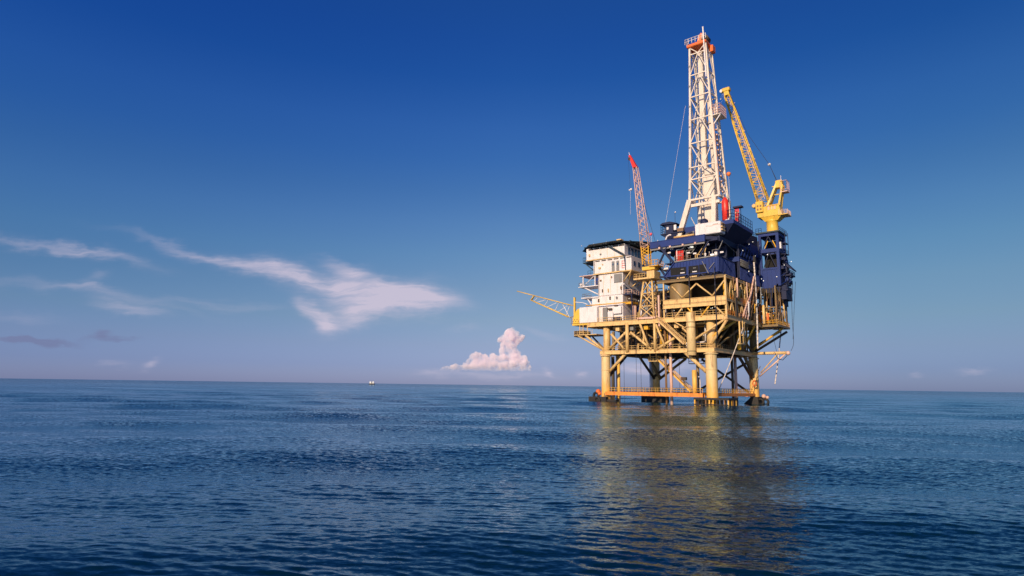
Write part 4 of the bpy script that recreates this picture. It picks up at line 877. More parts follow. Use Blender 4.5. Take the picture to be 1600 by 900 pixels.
m = B().tube((TU0 + .9, TV0 + 1.5, 45), (TU0 + 1.8, TV0 + 1.5, 47.2), .16, 6).tube((TU1 - .9, TV0 + 1.5, 45), (TU1 - 1.8, TV0 + 1.5, 47.2), .16, 6); m.build('inner_brace', 'gold', ct)
m = B().prof_v([(TU0 - .3, 38.5), (TU1 + .2, 38.5), (TU1 + .2, 34.6), (TU1 - 2.0, 33.0), (TU0 + .4, 33.0), (TU0 - .3, 33.6)], TV0 - .25, TV0 + .05)
for k in range(4): m.box(TU0 + .4 + k * 1.2, TU0 + .5 + k * 1.2, TV0 - .36, TV0 - .25, 33.5, 38.4)
m.build('panel_wall', 'blue', ct)
B().prof_u([(TV0, 38.5), (TV1, 38.5), (TV1, 28), (TV0 + 3.2, 28), (TV0 + .5, 34)], TU1 + .0, TU1 + .3).build('panel_wall', 'dblue', ct)
B().box(TU0 + .2, TU1 - .4, TV0 + 3, TV0 + 3.2, 34, 43.4).build('inner_wall', 'shade_black', ct); B().box(TU0 + .2, TU1 - .4, TV1 - .3, TV1 - .1, 34, 48).build('rear_wall', 'shade_black', ct); B().box(TU1 - .35, TU1 - .2, TV0 + .5, TV1 - .4, 34, 43.4).build('side_wall', 'dblue', ct)  # dark sheets added inside the tower to stand in for its shade
B().box(TU0 - .9, TU1 + .8, TV0 - .8, TV1 + .8, 49.1, 49.5).build('crane_deck', 'navy', ct)
B().rail([(TU1 + .7, TV0 - .7, 49.5), (TU1 + .7, TV1 + .7, 49.5)], 1.15, 1.2, .06).rail([(TU0 - .8, TV0 - .7, 49.5), (TU0 + .8, TV0 - .7, 49.5)], 1.15, .8, .06).build('railing', 'dblue', ct)
m = B()
for z in (42.8, 46.0): m.box(TU1 + .4, TU1 + 1.9, TV0 + 1, TV0 + 4, z - .15, z)
for (a, b__) in (((TU1 + 1.8, TV0 + 1.1, 42.8), (TU1 + 1.8, TV0 + 1.1, 49.3)), ((TU1 + 1.8, TV0 + 3.9, 42.8), (TU1 + 1.8, TV0 + 3.9, 49.3)), ((TU1 + .3, TV0 + 1, 40.8), (TU1 + 1.8, TV0 + 1, 42.7))): m.bar(a, b__, .14)
m.rail([(TU1 + .4, TV0 + 1, 42.8), (TU1 + 1.8, TV0 + 1, 42.8), (TU1 + 1.8, TV0 + 4, 42.8)], 1.1, .9, .05); m.build('ladder_tower', 'dblue', ct)
B().cbox(TU1 + .35, TU1 + .8, TV0 + .4, TV0 + 1.6, 44.3, 46.2, .05).build('notice_board', 'white', ct)
m = B().box(TU1 + .3, TU1 + 2.4, TV0 + 2.6, TV0 + 7, 36.6, 37.0); m.rail([(TU1 + 2.3, TV0 + 2.6, 37), (TU1 + 2.3, TV0 + 7, 37)], 1.1, .9, .06)
m.bar((TU1 + .3, TV0 + 3, 33.6), (TU1 + 2.3, TV0 + 3, 36.5), .2).bar((TU1 + .3, TV0 + 5, 33.6), (TU1 + 2.3, TV0 + 5, 36.5), .2).box(TU1 + .4, TU1 + 1.4, TV0 + 3, TV0 + 4.6, 38.6, 40.4)
m.prof_v([(TU1 + .3, 41.4), (TU1 + 2.9, 38.4), (TU1 + 2.9, 38.0), (TU1 + .3, 40.2)], TV0 + 2.5, TV0 + 6.5); m.build('side_gallery', 'dblue', ct)
m = B().path([(TU1 + .5, TV0 + 3, 32.8), (TU1 + 2.5, TV0 + 3, 32.4)], .08, 5).path([(TU1 + .5, TV0 + 3, 31.4), (TU1 + 2.5, TV0 + 3, 31.2), (TU1 + 2.6, TV0 + 3, 34)], .08, 5); m.build('cable_support', 'dblue', ct)
for q in [(TU0 + .6, TV0 - .5, 35.2), (TU0 + .1, TV0 - .5, 35.8), (TU1 - .6, TV0 - .5, 36.0), (TU0 + 2, TV0 - .2, 42.8), (TU1 + 2.6, TV0 + 3, 40.6), (TU1 + .9, TV0 + 2, 39.6), (TU0 - .2, TV0 - .4, 45.6)]: B().ball(q, .13, 6).build('lamp', 'lamp', ct)

for k in range(12):
    rnd = random.Random(k + 700); v = rnd.uniform(13.6, 19); z = rnd.uniform(30, 43); u = TU1 + .45
    B().cbox(u, u + rnd.uniform(.4, 1.5), v, v + rnd.uniform(.6, 1.8), z, z + rnd.uniform(.4, 1.8), .05).build('equipment_box', rnd.choice(['dblue', 'blue', 'dblue', 'dark']), ct)
B().box(24.7, 26.0, 14, 20, 29.6, 33.4).build('side_module', 'dblue', ct); B().box(19.6, 24.7, 13.3, 13.5, 31.6, 33.2).build('skirt_wall', 'dblue', ct)
for k in range(6): B().bar((TU0 - .2 + k * .95, TV0 - .3, 30.0), (TU0 + .2 + k * .95, TV0 - .3, 33), .16).build('skirt_brace', 'dark', ct)
m = B()
for k in range(4): m.bar((TU1 + .5, TV0 + .3, 34 + k * 2.4), (TU1 + 1.6, TV0 + 5, 36 + k * 2.4), .16).bar((TU1 + 1.6, TV0 + .3, 36 + k * 2.4), (TU1 + .5, TV0 + 5, 34 + k * 2.4), .16)
m.build('side_bracing', 'blue', ct)
cm_ = thing('pump_module', (22, 17, 26), 'dark blue boxed module with pipes hanging under the crane tower at the right edge', 'module')
B().box(19.9, 24.5, 16.8, 20.5, 28.5, 33.0).build('shell', 'dblue', cm_); B().box(19.6, 24.9, 13.2, 20.8, 32.6, 33.0).build('roof', 'dblue', cm_)
rnd = random.Random(91)
for k in range(16):
    u = rnd.uniform(19.8, 26.2); z = rnd.uniform(33.4, 40); v = rnd.uniform(15, 20)
    B().cbox(max(u, 24.95), max(u, 24.95) + rnd.uniform(.3, 1.0), v, v + rnd.uniform(.6, 1.6), z, z + rnd.uniform(.5, 1.6), .05).build('equipment_box', rnd.choice(['dblue', 'blue', 'dblue', 'grey']), cm_)
for k in range(12):
    u = rnd.uniform(19.8, 24.4); a = rnd.uniform(23, 27); B().path([(u, 13.6, a), (u, 13.6, 32.6)], rnd.uniform(.1, .3), 7).build('pipe', rnd.choice(['brown', 'olive', 'dark', 'dblue', 'dark']), cm_, smooth=True)
# ---------------------------------------------------------------- yellow crane
yc = thing('pedestal_crane', (22.6, 16, 49.5), 'large yellow pedestal crane with raised lattice boom on the blue tower', 'crane')
B().lathe(22.7, 16, [(1.75, 49.5), (1.75, 49.8), (1.6, 49.9), (1.6, 53.0), (1.9, 53.3)], 28).build('pedestal', 'yellow', yc, smooth=True)
B().add([(19.9, 14.2, 54.4), (26.0, 14.2, 54.4), (26.0, 17.8, 54.4), (19.9, 17.8, 54.4), (21.1, 14.8, 53.0), (24.6, 14.8, 53.0), (24.6, 17.2, 53.0), (21.1, 17.2, 53.0)], [(0, 1, 2, 3), (4, 7, 6, 5), (0, 4, 5, 1), (1, 5, 6, 2), (2, 6, 7, 3), (3, 7, 4, 0)]).build('slew_base', 'yellow', yc)
B().prof_v([(19.2, 54.4), (26.0, 54.4), (25.2, 57.7), (20.6, 57.4), (19.2, 58.6)], 14.1, 17.9).build('machinery_house', 'yellow', yc)
cabn = B().cbox(18.9, 21.0, 13.5, 15.0, 55.8, 59.2, .12).build('operator_cab', 'yellow', yc)
for k in range(2):
    for j in range(2): B().box(19.3 + k * .85, 19.8 + k * .85, 13.44, 13.52, 56.4 + j * 1.0, 57.0 + j * 1.0).build('window', 'brown', cabn)
for (u, w) in ((22.2, .55), (23.2, .3), (23.9, .55)): B().box(u, u + w, 14.02, 14.12, 56.2, 57.3).build('window', 'pink', yc)
B().box(21.9, 24.9, 13.9, 14.1, 57.3, 57.6).build('hood_edge', 'gold', yc)
B().box(25.0, 27.6, 14, 18, 54.2, 54.4).build('rear_platform', 'yellow', yc)
m = B()
for k in range(7): u = 25.2 + k * .4; m.bar((u, 14.1, 54.4), (u, 14.1, 56.0 - k * .05), .1)
for k in range(7): v = 14.1 + k * .6; m.bar((27.5, v, 54.4), (27.5, v, 55.7), .1)
m.build('railing', 'pink', yc)
B().lathe(58.0, 14.6, [(.5, 17.4)], 8) if False else None
B().lathe(18.4, 58.1, [(.45, 13.6), (.65, 13.8), (.65, 14.9), (.45, 15.1)], 14, 'v').build('floodlight_drum', 'cream', yc, smooth=True)
apex = P(1218, 284, v=16)
for dv in (-1.2, 1.2):
    B().bar((21.8, 16 + dv, 57.3), apex + V3((-.7, dv * .6, -.5)), .5).build('gantry_leg', 'yellow', yc)
    B().bar((25.2, 16 + dv, 57.3), apex + V3((.9, dv * .6, -1.2)), .5).build('gantry_leg', 'yellow', yc)
m = B().bar((22.6, 16, 61.0), (25.0, 16, 61.0), .25).bar((23.2, 16, 63.6), (25.1, 16, 63.6), .22).bar((22.2, 14.9, 60), (22.2, 17.1, 60), .25); m.build('gantry_tie', 'yellow', yc)
B().cbox(apex.x - 1.0, apex.x + .9, 15.0, 17.0, apex.z - 2.0, apex.z + .3, .15).build('gantry_head', 'yellow', yc)
B().box(apex.x + .3, apex.x + 2.3, 14.8, 17.2, apex.z - 3.6, apex.z - 3.35).rail([(apex.x + .4, 14.8, apex.z - 3.4), (apex.x + 2.2, 14.8, apex.z - 3.4), (apex.x + 2.2, 17.2, apex.z - 3.4)], 3.2, 1.4, .08).build('gantry_platform', 'pink', yc)
B().tube((apex.x + .7, 15, apex.z), (apex.x + .7, 15, apex.z + 1.5), .07, 5).build('aerial', 'white', yc)
b0, b1 = P(1195, 322, v=16), P(1136.5, 150, v=16)
lattice_boom(b0, b1, 3.0, 1.45, 26, .085, 'yellow', yc, rc=.2, wv=(2.2, 1.2))
hd = P(1134, 141, v=16)
m = B().cbox(hd.x - 1.0, hd.x + 1.4, 15.2, 16.8, hd.z - .6, hd.z + .6, .15).add([b1 + V3((-.8, -.7, 0)), b1 + V3((.8, -.7, .2)), b1 + V3((.8, .7, .2)), b1 + V3((-.8, .7, 0)), hd + V3((-.5, -.6, 0)), hd + V3((.9, -.6, 0)), hd + V3((.9, .6, 0)), hd + V3((-.5, .6, 0))], [(0, 3, 2, 1), (4, 5, 6, 7), (0, 1, 5, 4), (1, 2, 6, 5), (2, 3, 7, 6), (3, 0, 4, 7)]); bh = m.build('boom_head', 'yellow', yc)
B().lathe(hd.x - 1.3, hd.z, [(.55, 15.5), (.55, 16.5)], 14, 'v').build('sheave', 'white', bh, smooth=True)
for dv in (-.5, .5): B().path([P(1140, 146, v=16 + dv), P(1167, 205, v=16 + dv) + V3((0, 0, -.6)), P(1202, 257, v=16 + dv), V3((apex.x - .6, 16 + dv, apex.z))], .055, 5).build('luffing_cable', 'cable', yc)
B().ball(P(1202, 257, v=16), .45, 8).build('bridle_block', 'white', yc, smooth=True)
for (x, y) in ((1126, 155), (1133, 161), (1127, 168)): B().ball(P(x, y, v=16), .2, 6).tube(P(x, y, v=16), hd + V3((-1.0, 0, -.4)), .012, 4).build('hoist_hook', 'white', yc)
for k in range(7): q = b0.lerp(b1, .12 + k * .13) + V3((1.6 - k * .08, 0, .8)); B().ball(q, .17, 6).tube(q, q + V3((-.5, 0, -.2)), .07, 4).build('boom_lamp', 'pink', yc)
B().tube(b0.lerp(b1, .05) + V3((.9, -1.1, 0)), b0.lerp(b1, .97) + V3((.3, -.6, 0)), .09, 5).build('boom_walkway_pipe', 'pink', yc)

# ---------------------------------------------------------------- drill floor, derrick
df = thing('drill_floor', (11, -8, 42.8), 'dark blue drill floor house beneath the white derrick legs', 'drill floor')
DV = -12.0
q0, q1 = P(1061, 362, v=DV), P(1112, 345, v=DV)
m = B().box(q0.x, 17.2, DV, -2.5, 43.0, 44.6); m.build('floor_frame', 'dblue', df)
B().cbox(q0.x + .6, 15.6, DV + .4, -3, 45.6, 47.8, .1).build('wind_wall', 'blue', df)
B().tube((5.2, -13.2, 45.0), (11.0, -13.2, 45.0), .28, 10).build('mud_pipe', 'cream', df, smooth=True)
B().box(4.6, 10.2, -13.4, -12.4, 43.1, 44.2).build('hydraulic_unit', 'red', df)
m = B().path([(3.4, -14.5, 43.2), (3.4, -14.5, 44.4), (3.7, -14.5, 45.2), (4.4, -14.5, 45.6), (5.0, -14.5, 45.5)], .22, 8); m.build('gooseneck_pipe', 'white', df, smooth=True)
rnd = random.Random(3)
for k in range(16):
    u = rnd.uniform(q0.x, 15); h = rnd.uniform(.5, 1.8); B().cbox(u, u + rnd.uniform(.4, 1.1), DV - .6, DV + .1, 44.6, 44.6 + h, .05).build('floor_tool', rnd.choice(['dblue', 'dblue', 'dark', 'blue', 'grey']), df)
B().lathe(13.6, -12.6, [(.9, 46.6), (1.1, 47.0), (1.0, 48.6), (.5, 49.0)], 14).build('drawworks_cover', 'dblue', df, smooth=True)
cab = thing('driller_cabin', (4, -12, 43.2), 'small dark blue cabin on brackets at the left of the drill floor', 'cabin')
c0, c1 = P(1034, 366, v=-13), P(1051, 351, v=-13)
m = B().box(c0.x - .3, c0.x + 6.4, -13.2, -9.6, c0.z - .25, c0.z); m.build('cabin_floor', 'dblue', cab)
B().cbox(c0.x + 1.0, c0.x + 3.3, -12.8, -9.8, c0.z, c0.z + 2.7, .08).build('cabin_wall', 'dblue', cab); B().box(c0.x + 1.4, c0.x + 2.0, -12.86, -12.78, c0.z + 1.1, c0.z + 1.8).build('window', 'white', cab)
B().prof_v([(c0.x - .4, c0.z + 2.6), (c0.x + .3, c0.z + 3.1), (c0.x + 2.5, c0.z + 3.2), (c0.x + 4.6, c0.z + 2.5), (c0.x + 4.4, c0.z + 2.4)], -13.3, -9.5).build('cabin_roof', 'dblue', cab)
B().rail([(c0.x - .2, -9.8, c0.z), (c0.x - .2, -13.1, c0.z), (c0.x + 1, -13.1, c0.z)], 2.6, 1.0, .05, (.6, 1.2, 1.9)).build('railing', 'dblue', cab)
B().add([(c0.x, -13, c0.z - .25), (c0.x + 4.6, -13, c0.z - .25), (c0.x + 4.6, -10, c0.z - .25), (c0.x, -10, c0.z - .25), (c0.x + 2.2, -12.4, c0.z - 2.4), (c0.x + 4.6, -12.4, c0.z - 2.9), (c0.x + 4.6, -10.6, c0.z - 2.9), (c0.x + 2.2, -10.6, c0.z - 2.4)], [(0, 1, 2, 3), (4, 7, 6, 5), (0, 4, 5, 1), (1, 5, 6, 2), (2, 6, 7, 3), (3, 7, 4, 0)]).build('cabin_hopper', 'dblue', cab)
B().bar((c0.x + .6, -12.8, c0.z - .3), (c0.x + 2.2, -12.8, 42.9), .22).build('bracket', 'dblue', cab)
B().cbox(c0.x + 3.6, c0.x + 4.3, -13.1, -12.6, c0.z + .6, c0.z + 2.1, .05).build('wall_cabinet', 'white', cab); B().cbox(c0.x + 4.5, c0.x + 6.2, -12.9, -12, c0.z, c0.z + 1.0, .05).build('control_panel', 'brown', cab)
m = B().tube((c0.x + 3.6, -12, c0.z + 2.4), (c0.x + 3.6, -12, c0.z + 5.9), .05, 5); a_ = m.build('aerial', 'dblue', cab); B().ball((c0.x + 3.75, -12, c0.z + 5.9), .22, 8).build('aerial_globe', 'white', a_, smooth=True)
# white tank
wt = thing('mud_tank', (14, -15, 43.75), 'white rectangular tank with rust marks in front of the derrick foot', 'tank')
t0, t1 = P(1086, 370, v=-16.2), P(1128, 362, v=-16.2)
B().cbox(t0.x, t1.x - .3, -16.2, -13.0, 43.76, 46.9, .18).build('shell', 'white', wt)
B().box(t0.x + 3.0, t0.x + 3.7, -16.24, -16.18, 45.9, 46.0).box(t1.x - 2.2, t1.x - .9, -16.24, -16.18, 46.1, 46.2).build('marking', 'brown', wt); B().box(t0.x + 3.7, t0.x + 4.7, -16.24, -16.18, 45.75, 45.9).box(t1.x - 2.5, t1.x - .4, -16.24, -16.18, 45.9, 46.02).build('marking', 'pink', wt)
for z in (44.4, 45.2, 46.0): B().box(t1.x - .28, t1.x + .1, -16.0, -14, z, z + .35).build('end_fitting', 'brown' if z > 45.5 else 'cream', wt)
# derrick
der = thing('derrick', (13, -8, 44.6), 'tall white lattice drilling derrick with orange crown on the blue deck', 'derrick')
dc = (P(1090, 312, v=-11).x, 0)
def dpt(ix, iy, z):
    """corner of the derrick; ix/iy in (-1, 1)"""
    t_ = (z - 55.2) / (100.5 - 55.2)
    t2 = t_ ** 0.82 if t_ > 0 else t_
    hu = 4.1 + (2.35 - 4.1) * t2; hv = 3.3 + (2.1 - 3.3) * t2
    cu = 13.35 - .75 * t_; cv = -8.0
    return V3((cu + ix * hu, cv + iy * hv, z))
ZB, ZT = 55.2, 100.6
for ix in (-1, 1):
    for iy in (-1, 1):
        m = B()
        zs = [ZB, 62, 70, 80, 90, ZT]
        for a, c in zip(zs[:-1], zs[1:]): m.bar(dpt(ix, iy, a), dpt(ix, iy, c), .58 if a < 75 else .48)
        m.build('corner_leg', 'offwhite', der)
tiers = [ZB, 61.1, 64.6, 71.6, 78.6, 85.4, 92.0, 98.4]
for k, z in enumerate(tiers):
    m = B(); cs = [dpt(-1, -1, z), dpt(1, -1, z), dpt(1, 1, z), dpt(-1, 1, z)]
    for i in range(4): m.bar(cs[i], cs[(i + 1) % 4], .62 if k == 0 else .28, .5 if k == 0 else .3)
    m.build('girt', 'offwhite', der)
for k in range(len(tiers)):
    za = tiers[k]; zb = tiers[k + 1] if k + 1 < len(tiers) else ZT
    m = B(); ca = [dpt(-1, -1, za), dpt(1, -1, za), dpt(1, 1, za), dpt(-1, 1, za)]; cb = [dpt(-1, -1, zb), dpt(1, -1, zb), dpt(1, 1, zb), dpt(-1, 1, zb)]
    for i in range(4):
        j = (i + 1) % 4; ma, mb_ = (ca[i] + ca[j]) / 2, (cb[i] + cb[j]) / 2
        if k in (0, 2, 4, 7): m.bar(cb[i], ma, .22).bar(cb[j], ma, .22)
        else: m.bar(ca[i], mb_, .22).bar(ca[j], mb_, .22)
    m.build('bracing', 'offwhite', der)
# splayed foot legs
for a, c, w in [(dpt(-1, -1, ZB), V3((6.2, -12.4, 44.6)), 1.3), (dpt(-1, 1, ZB), V3((9.0, -4.2, 44.6)), 1.0), (dpt(1, -1, ZB) + V3((-1.4, 0, 0)), V3((15.8, -11.6, 46.2)), 1.15), (dpt(1, 1, ZB), V3((17.6, -4.4, 44.6)), 1.0)]:
    B().bar(a, c, w, w * .8).build('foot_leg', 'offwhite', der)
B().bar(dpt(-1, -1, ZB - 1.6) + V3((.4, 0, 0)), dpt(1, -1, ZB - 1.6), .5, .8).build('foot_girt', 'offwhite', der)
B().bar(V3((11.3, -7, 44.6)), V3((11.1, -7, 56)), .45).build('post', 'offwhite', der); B().bar(V3((9.3, -11, 50.5)), V3((10.4, -10, 47.5)), .15).build('post', 'offwhite', der)
# inside: guide column, block, pipe racks
B().cbox(11.9, 13.3, -8.8, -7.4, 57, 99.0, .1).build('guide_column', 'offwhite', der); B().tube((14.9, -7.4, 57), (14.2, -7.4, 84), .5, 10).build('stand_pipe', 'offwhite', der, smooth=True)
B().cbox(12.4, 15.4, -9.4, -6.8, 48.5, 62.0, .2).build('top_drive', 'offwhite', der); B().cbox(12.8, 15.0, -9.6, -7.0, 62, 64.2, .3).build('travelling_block', 'offwhite', der); B().cbox(14.0, 15.9, -8.6, -7.2, 70, 74.5, .3).build('torque_wrench', 'offwhite', der)
m = B()
for k in range(34): z = 57 + k * 1.25; q = dpt(-.55, .4, z); m.tube(q + V3((-.45, 0, 0)), q + V3((.45, 0, .35)), .07, 4).tube(q + V3((.45, 0, .35)), q + V3((-.45, 0, .8)), .07, 4)
m.tube(dpt(-.55, .4, 57) + V3((-.5, 0, 0)), dpt(-.55, .4, 98) + V3((-.5, 0, 0)), .11, 5).tube(dpt(-.55, .4, 57) + V3((.5, 0, 0)), dpt(-.55, .4, 98) + V3((.5, 0, 0)), .11, 5); m.build('ladder', 'grey', der)
m = B()
for k in range(20): z = 46 + k * 1.5; q = dpt(1, -.3, max(z, 55.3)); q.z = z; m.box(q.x - .05, q.x + .5, q.y - .4, q.y + .4, z, z + .35)
m.build('cable_clamp', 'pink', der)
m = B().path([dpt(.9, -.2, 60), V3((18.5, -9, 56.4)), V3((18.7, -9, 54.6)), V3((18.7, -9, 52))], .24, 8); m.build('vent_pipe', 'offwhite', der, smooth=True)
B().tube(dpt(1.05, -1, 56), dpt(1.05, -1, 76), .25, 8).build('hose_reel_pipe', 'pink', der, smooth=True)
for k, (ix, iy, r_, zt) in enumerate([(-.2, .5, .12, 96), (.35, .6, .14, 90), (.6, .3, .1, 97), (-.35, -.2, .09, 84), (.15, .7, .1, 97), (.75, .75, .16, 74)]):
    B().tube(dpt(ix, iy, 56), dpt(ix * 1.1, iy, zt), r_, 6).build('hanging_pipe', ['cream', 'grey', 'offwhite', 'cable', 'grey', 'pink'][k], der)
for k in range(3): B().tube(dpt(-.1 + k * .12, -.15, 64), dpt(-.05 + k * .08, -.1, 100), .04, 4).build('drilling_line', 'cable', der)
for k in range(7): z = 58 + k * 6.1; q = dpt(-1, -1, z); B().cbox(q.x - .35, q.x + .15, q.y - .35, q.y + .1, z, z + .5, .04).build('derrick_lamp', 'grey', der)
mbd = B().box(16.0, 18.6, -10.8, -6.5, 78.2, 78.4).build('racking_platform', 'offwhite', der)
B().rail([(16.2, -10.8, 78.4), (18.5, -10.8, 78.4), (18.5, -6.6, 78.4)], 2.8, .7, .09, (.6, 1.2, 2.0)).build('railing', 'pink', mbd); B().cbox(16.3, 17.4, -9.8, -8, 78.4, 80.8, .1).build('wind_screen', 'white', mbd); B().bar((16.3, -10.4, 75.6), (18.4, -10.4, 78.2), .25).build('bracket', 'white', mbd)
cr_ = B().cbox(9.5, 15.3, -10.8, -5.2, 100.5, 101.5, .2).build('crown_platform', 'orangered', der)
B().rail([(9.2, -5.2, 101.6), (9.2, -10.9, 101.6), (15.3, -10.9, 101.6)], 1.5, 1.0, .09, (.8,)).build('railing', 'white', cr_)
B().prof_v([(11.9, 101.6), (12.3, 104.0), (13.2, 104.9), (13.9, 104.3), (14.3, 101.6)], -8.9, -7.4).build('crown_block', 'ballo', cr_); B().lathe(14.4, 102.6, [(1.0, -9.4), (1.0, -7.2)], 16, 'v').build('sheave', 'dark', cr_, smooth=True)
B().bar((15.05, -10.9, 90), (14.65, -10.9, 105.2), .32).build('gin_pole', 'white', cr_); B().cbox(15.0, 16.0, -7.5, -5.5, 99.0, 101.0, .1).build('crown_side_platform', 'orangered', cr_)
single(B().tube(P(1071, 165, v=-10), P(1036, 372, v=-12), .035, 4), 'guy_wire', 'rope', (5, -11, 45), 'thin pale guy wire slanting from the derrick down to the left', 'wire')

# red cylinders and rack, blue access platform right of the derrick
ap = thing('access_platform', (21, -8, 43.4), 'overhanging dark blue platform with railings right of the derrick foot', 'platform')
B().box(17.4, 21.5, -13.0, 2, 46.6, 47.6).build('deck', 'blue', ap)
B().add([(17.4, -13, 46.6), (21.5, -13, 46.6), (21.5, 2, 46.6), (17.4, 2, 46.6), (17.4, -11.5, 43.3), (18.3, -11.5, 43.3), (18.3, 1, 43.3), (17.4, 1, 43.3)], [(0, 1, 2, 3), (4, 7, 6, 5), (0, 4, 5, 1), (1, 5, 6, 2), (2, 6, 7, 3), (3, 7, 4, 0)]).build('under_hopper', 'dblue', ap)
B().rail([(18.6, -12.9, 47.6), (21.4, -12.9, 47.6), (21.4, 1.9, 47.6)], 2.6, 1.3, .07, (.8, 1.6)).build('railing', 'dblue', ap)
B().cbox(19.2, 20.3, -12.8, -11.8, 47.6, 48.2, .08).build('deck_box', 'white', ap)
rc = P(1133.5, 330, v=-12.2)
single(B().lathe(rc.x, -12.2, [(.3, 47.62), (.88, 47.9), (.9, 51.2), (.85, 53.0), (.4, 53.8), (.2, 54.0)], 24), 'pressure_vessel', 'red', (rc.x, -12.2, 47.6), 'tall glossy red cylinder standing right of the derrick leg', 'pressure vessel', None, True)
rr = thing('bottle_rack', (20.6, -7, 47.6), 'narrow red rack by the railing, right of the tall red cylinder', 'rack')
m = B()
for k in range(3): m.lathe(20.2 + k * .38, -7.4, [(.1, 47.62), (.17, 47.8), (.17, 51.4), (.08, 51.8)], 10)
m.build('bottle', 'red', rr, smooth=True)
m = B()
for z in (48.2, 49.4, 50.6): m.box(19.95, 21.2, -7.65, -7.15, z, z + .15)
m.build('clamp_band', 'pink', rr); B().box(19.7, 22.0, -8, -6.4, 52.0, 52.4).build('canopy', 'dblue', rr); B().bar((21.3, -6.6, 47.6), (21.3, -6.6, 52), .12).build('post', 'dblue', rr)
# balls on poles
def ballpole(px, py, pb, v, r, mat, lab, zb):
    q = P(px, py, v=v); g = P(pb[0], pb[1], v=v)
    t_ = thing('signal_ball', (g.x, v, g.z), lab, 'signal ball', 'signal balls on thin poles')
    B().tube(g, q, .04, 5).build('pole', 'rope', t_); B().lathe(q.x, v, [(.05, q.z - r * 1.1), (r * .6, q.z - r * .7), (r, q.z + .05), (r * .8, q.z + r * .6), (.1, q.z + r)], 14).build('ball', mat, t_, smooth=True)
ballpole(1138.5, 272, (1141, 330), -9, .62, 'ballo', 'orange ball on a thin white pole right of the derrick', 47)
ballpole(1017, 366, (1019, 385), -14, .42, 'pinkb', 'small pink ball on a thin pole above the left end of the blue beam', 43)

# ---------------------------------------------------------------- right-hand details
bb = thing('bumper_boom', (16.5, 12.5, 14.4), 'cream horizontal boom braced out to the right from the far right leg', 'boom')
B().tube((12.5, 12.4, 14.4), (25.8, 12.4, 14.4), .42, 12).build('boom_tube', 'cream', bb, smooth=True); q = P(1187, 588, v=12.4)
B().tube(q, (25.2, 12.4, 14.0), .2, 8).build('stay', 'pink', bb, smooth=True); B().tube(q + V3((.3, 0, .9)), (23.2, 12.4, 14.2), .16, 8).build('stay', 'cream', bb, smooth=True); B().ball((26, 12.4, 14.3), .6, 10).build('end_joint', 'pink', bb, smooth=True)
m = B().path([(22.6, 12.0, 14.6), (23.3, 12, 12.9), (24.6, 12, 12.4), (25.8, 12, 13.6), (25.6, 12, 14.6)], .09, 5); m.build('rope_loop', 'cable', bb)
B().tube((22.2, 12.4, 19.5), (23.1, 12.2, 14.6), .05, 4).build('hang_wire', 'cable', bb)
lb_ = thing('life_ring', (14.8, 13.8, 4.5), 'orange life ring hanging on the far right platform leg', 'life ring')
vs = []; q = P(1179, 599, v=13.2); n1, n2 = 16, 6
for i in range(n1):
    a = 2 * math.pi * i / n1
    for j in range(n2): c = 2 * math.pi * j / n2; rr_ = .75 + .2 * math.cos(c); vs.append((q.x + rr_ * math.cos(a) * .7, 13.2 + .2 * math.sin(c), q.z + rr_ * math.sin(a)))
B().add(vs, [(i * n2 + j, i * n2 + (j + 1) % n2, ((i + 1) % n1) * n2 + (j + 1) % n2, ((i + 1) % n1) * n2 + j) for i in range(n1) for j in range(n2)]).build('ring', 'orangered', lb_, smooth=True)
B().cbox(q.x - .5, q.x + .5, 13.3, 13.8, q.z - 1.2, q.z + 1.4, .1).build('holder', 'cream', lb_)
B().bar(P(1172, 612, v=13.6), P(1188, 572, v=13.6), .14).build('bracket', 'cream', lb_)
HG = 'ropes and hoses hanging from the platform'
def hose(name, pts, r, mat, lab, cat='rope'):
    pts = [V3(p) for p in pts]; m = B()
    # smooth
    out = []
    for i in range(len(pts) - 1):
        p0, p1, p2, p3 = pts[max(i - 1, 0)], pts[i], pts[i + 1], pts[min(i + 2, len(pts) - 1)]
        for k in range(6):
            t_ = k / 6; out.append(.5 * ((2 * p1) + (p2 - p0) * t_ + (2 * p0 - 5 * p1 + 4 * p2 - p3) * t_ ** 2 + (3 * p1 - p0 - 3 * p2 + p3) * t_ ** 3))
    out.append(pts[-1]); m.path(out, r, 6); single(m, name, mat, tuple(pts[-1]), lab, cat, HG, True)
hose('mooring_rope', [P(1161, 512, v=-8), P(1141, 566, v=-10), P(1122, 612, v=-12)], .12, 'rope', 'pale thick rope slanting down from the deck edge to the walkway')
hose('white_hose', [P(1222, 488, u=21), P(1220, 520, u=21), P(1216, 560, u=21), P(1211, 600, u=21)], .17, 'rope', 'white hose hanging free at the right beyond the far leg', 'hose')
hose('dark_rope', [P(1236, 440, u=26), P(1238, 500, u=26), P(1240, 535, u=26), P(1236, 548, u=26)], .06, 'cable', 'dark rope falling from the blue gallery at the far right edge')
hose('dark_rope', [P(1243, 440, u=26.5), P(1241, 480, u=26.5), P(1239, 530, u=26.5)], .05, 'cable', 'second dark rope, outermost at the far right edge')
hose('white_hose', [P(1178, 410, u=21), P(1180, 440, u=21), P(1183, 500, u=21), P(1184, 545, u=21)], .22, 'rope', 'long pale vertical hose with a black top in front of the blue frame', 'hose')
for i, (x0, x1, y0, y1) in enumerate([(1178, 1168, 432, 500), (1178, 1172, 436, 498), (1176, 1164, 450, 497), (1185, 1168, 449, 490), (1174, 1161, 458, 494)]):
    hose('loading_hose', [P(x0, y0, u=20.9), P((x0 + x1) / 2 + (2 if i % 2 else -1), (y0 + y1) / 2, u=20.9), P(x1, y1, u=20.9)], .24, 'brown' if i % 2 else 'pink', 'one of the reddish hoses bundled in front of the right side trusses', 'hose')
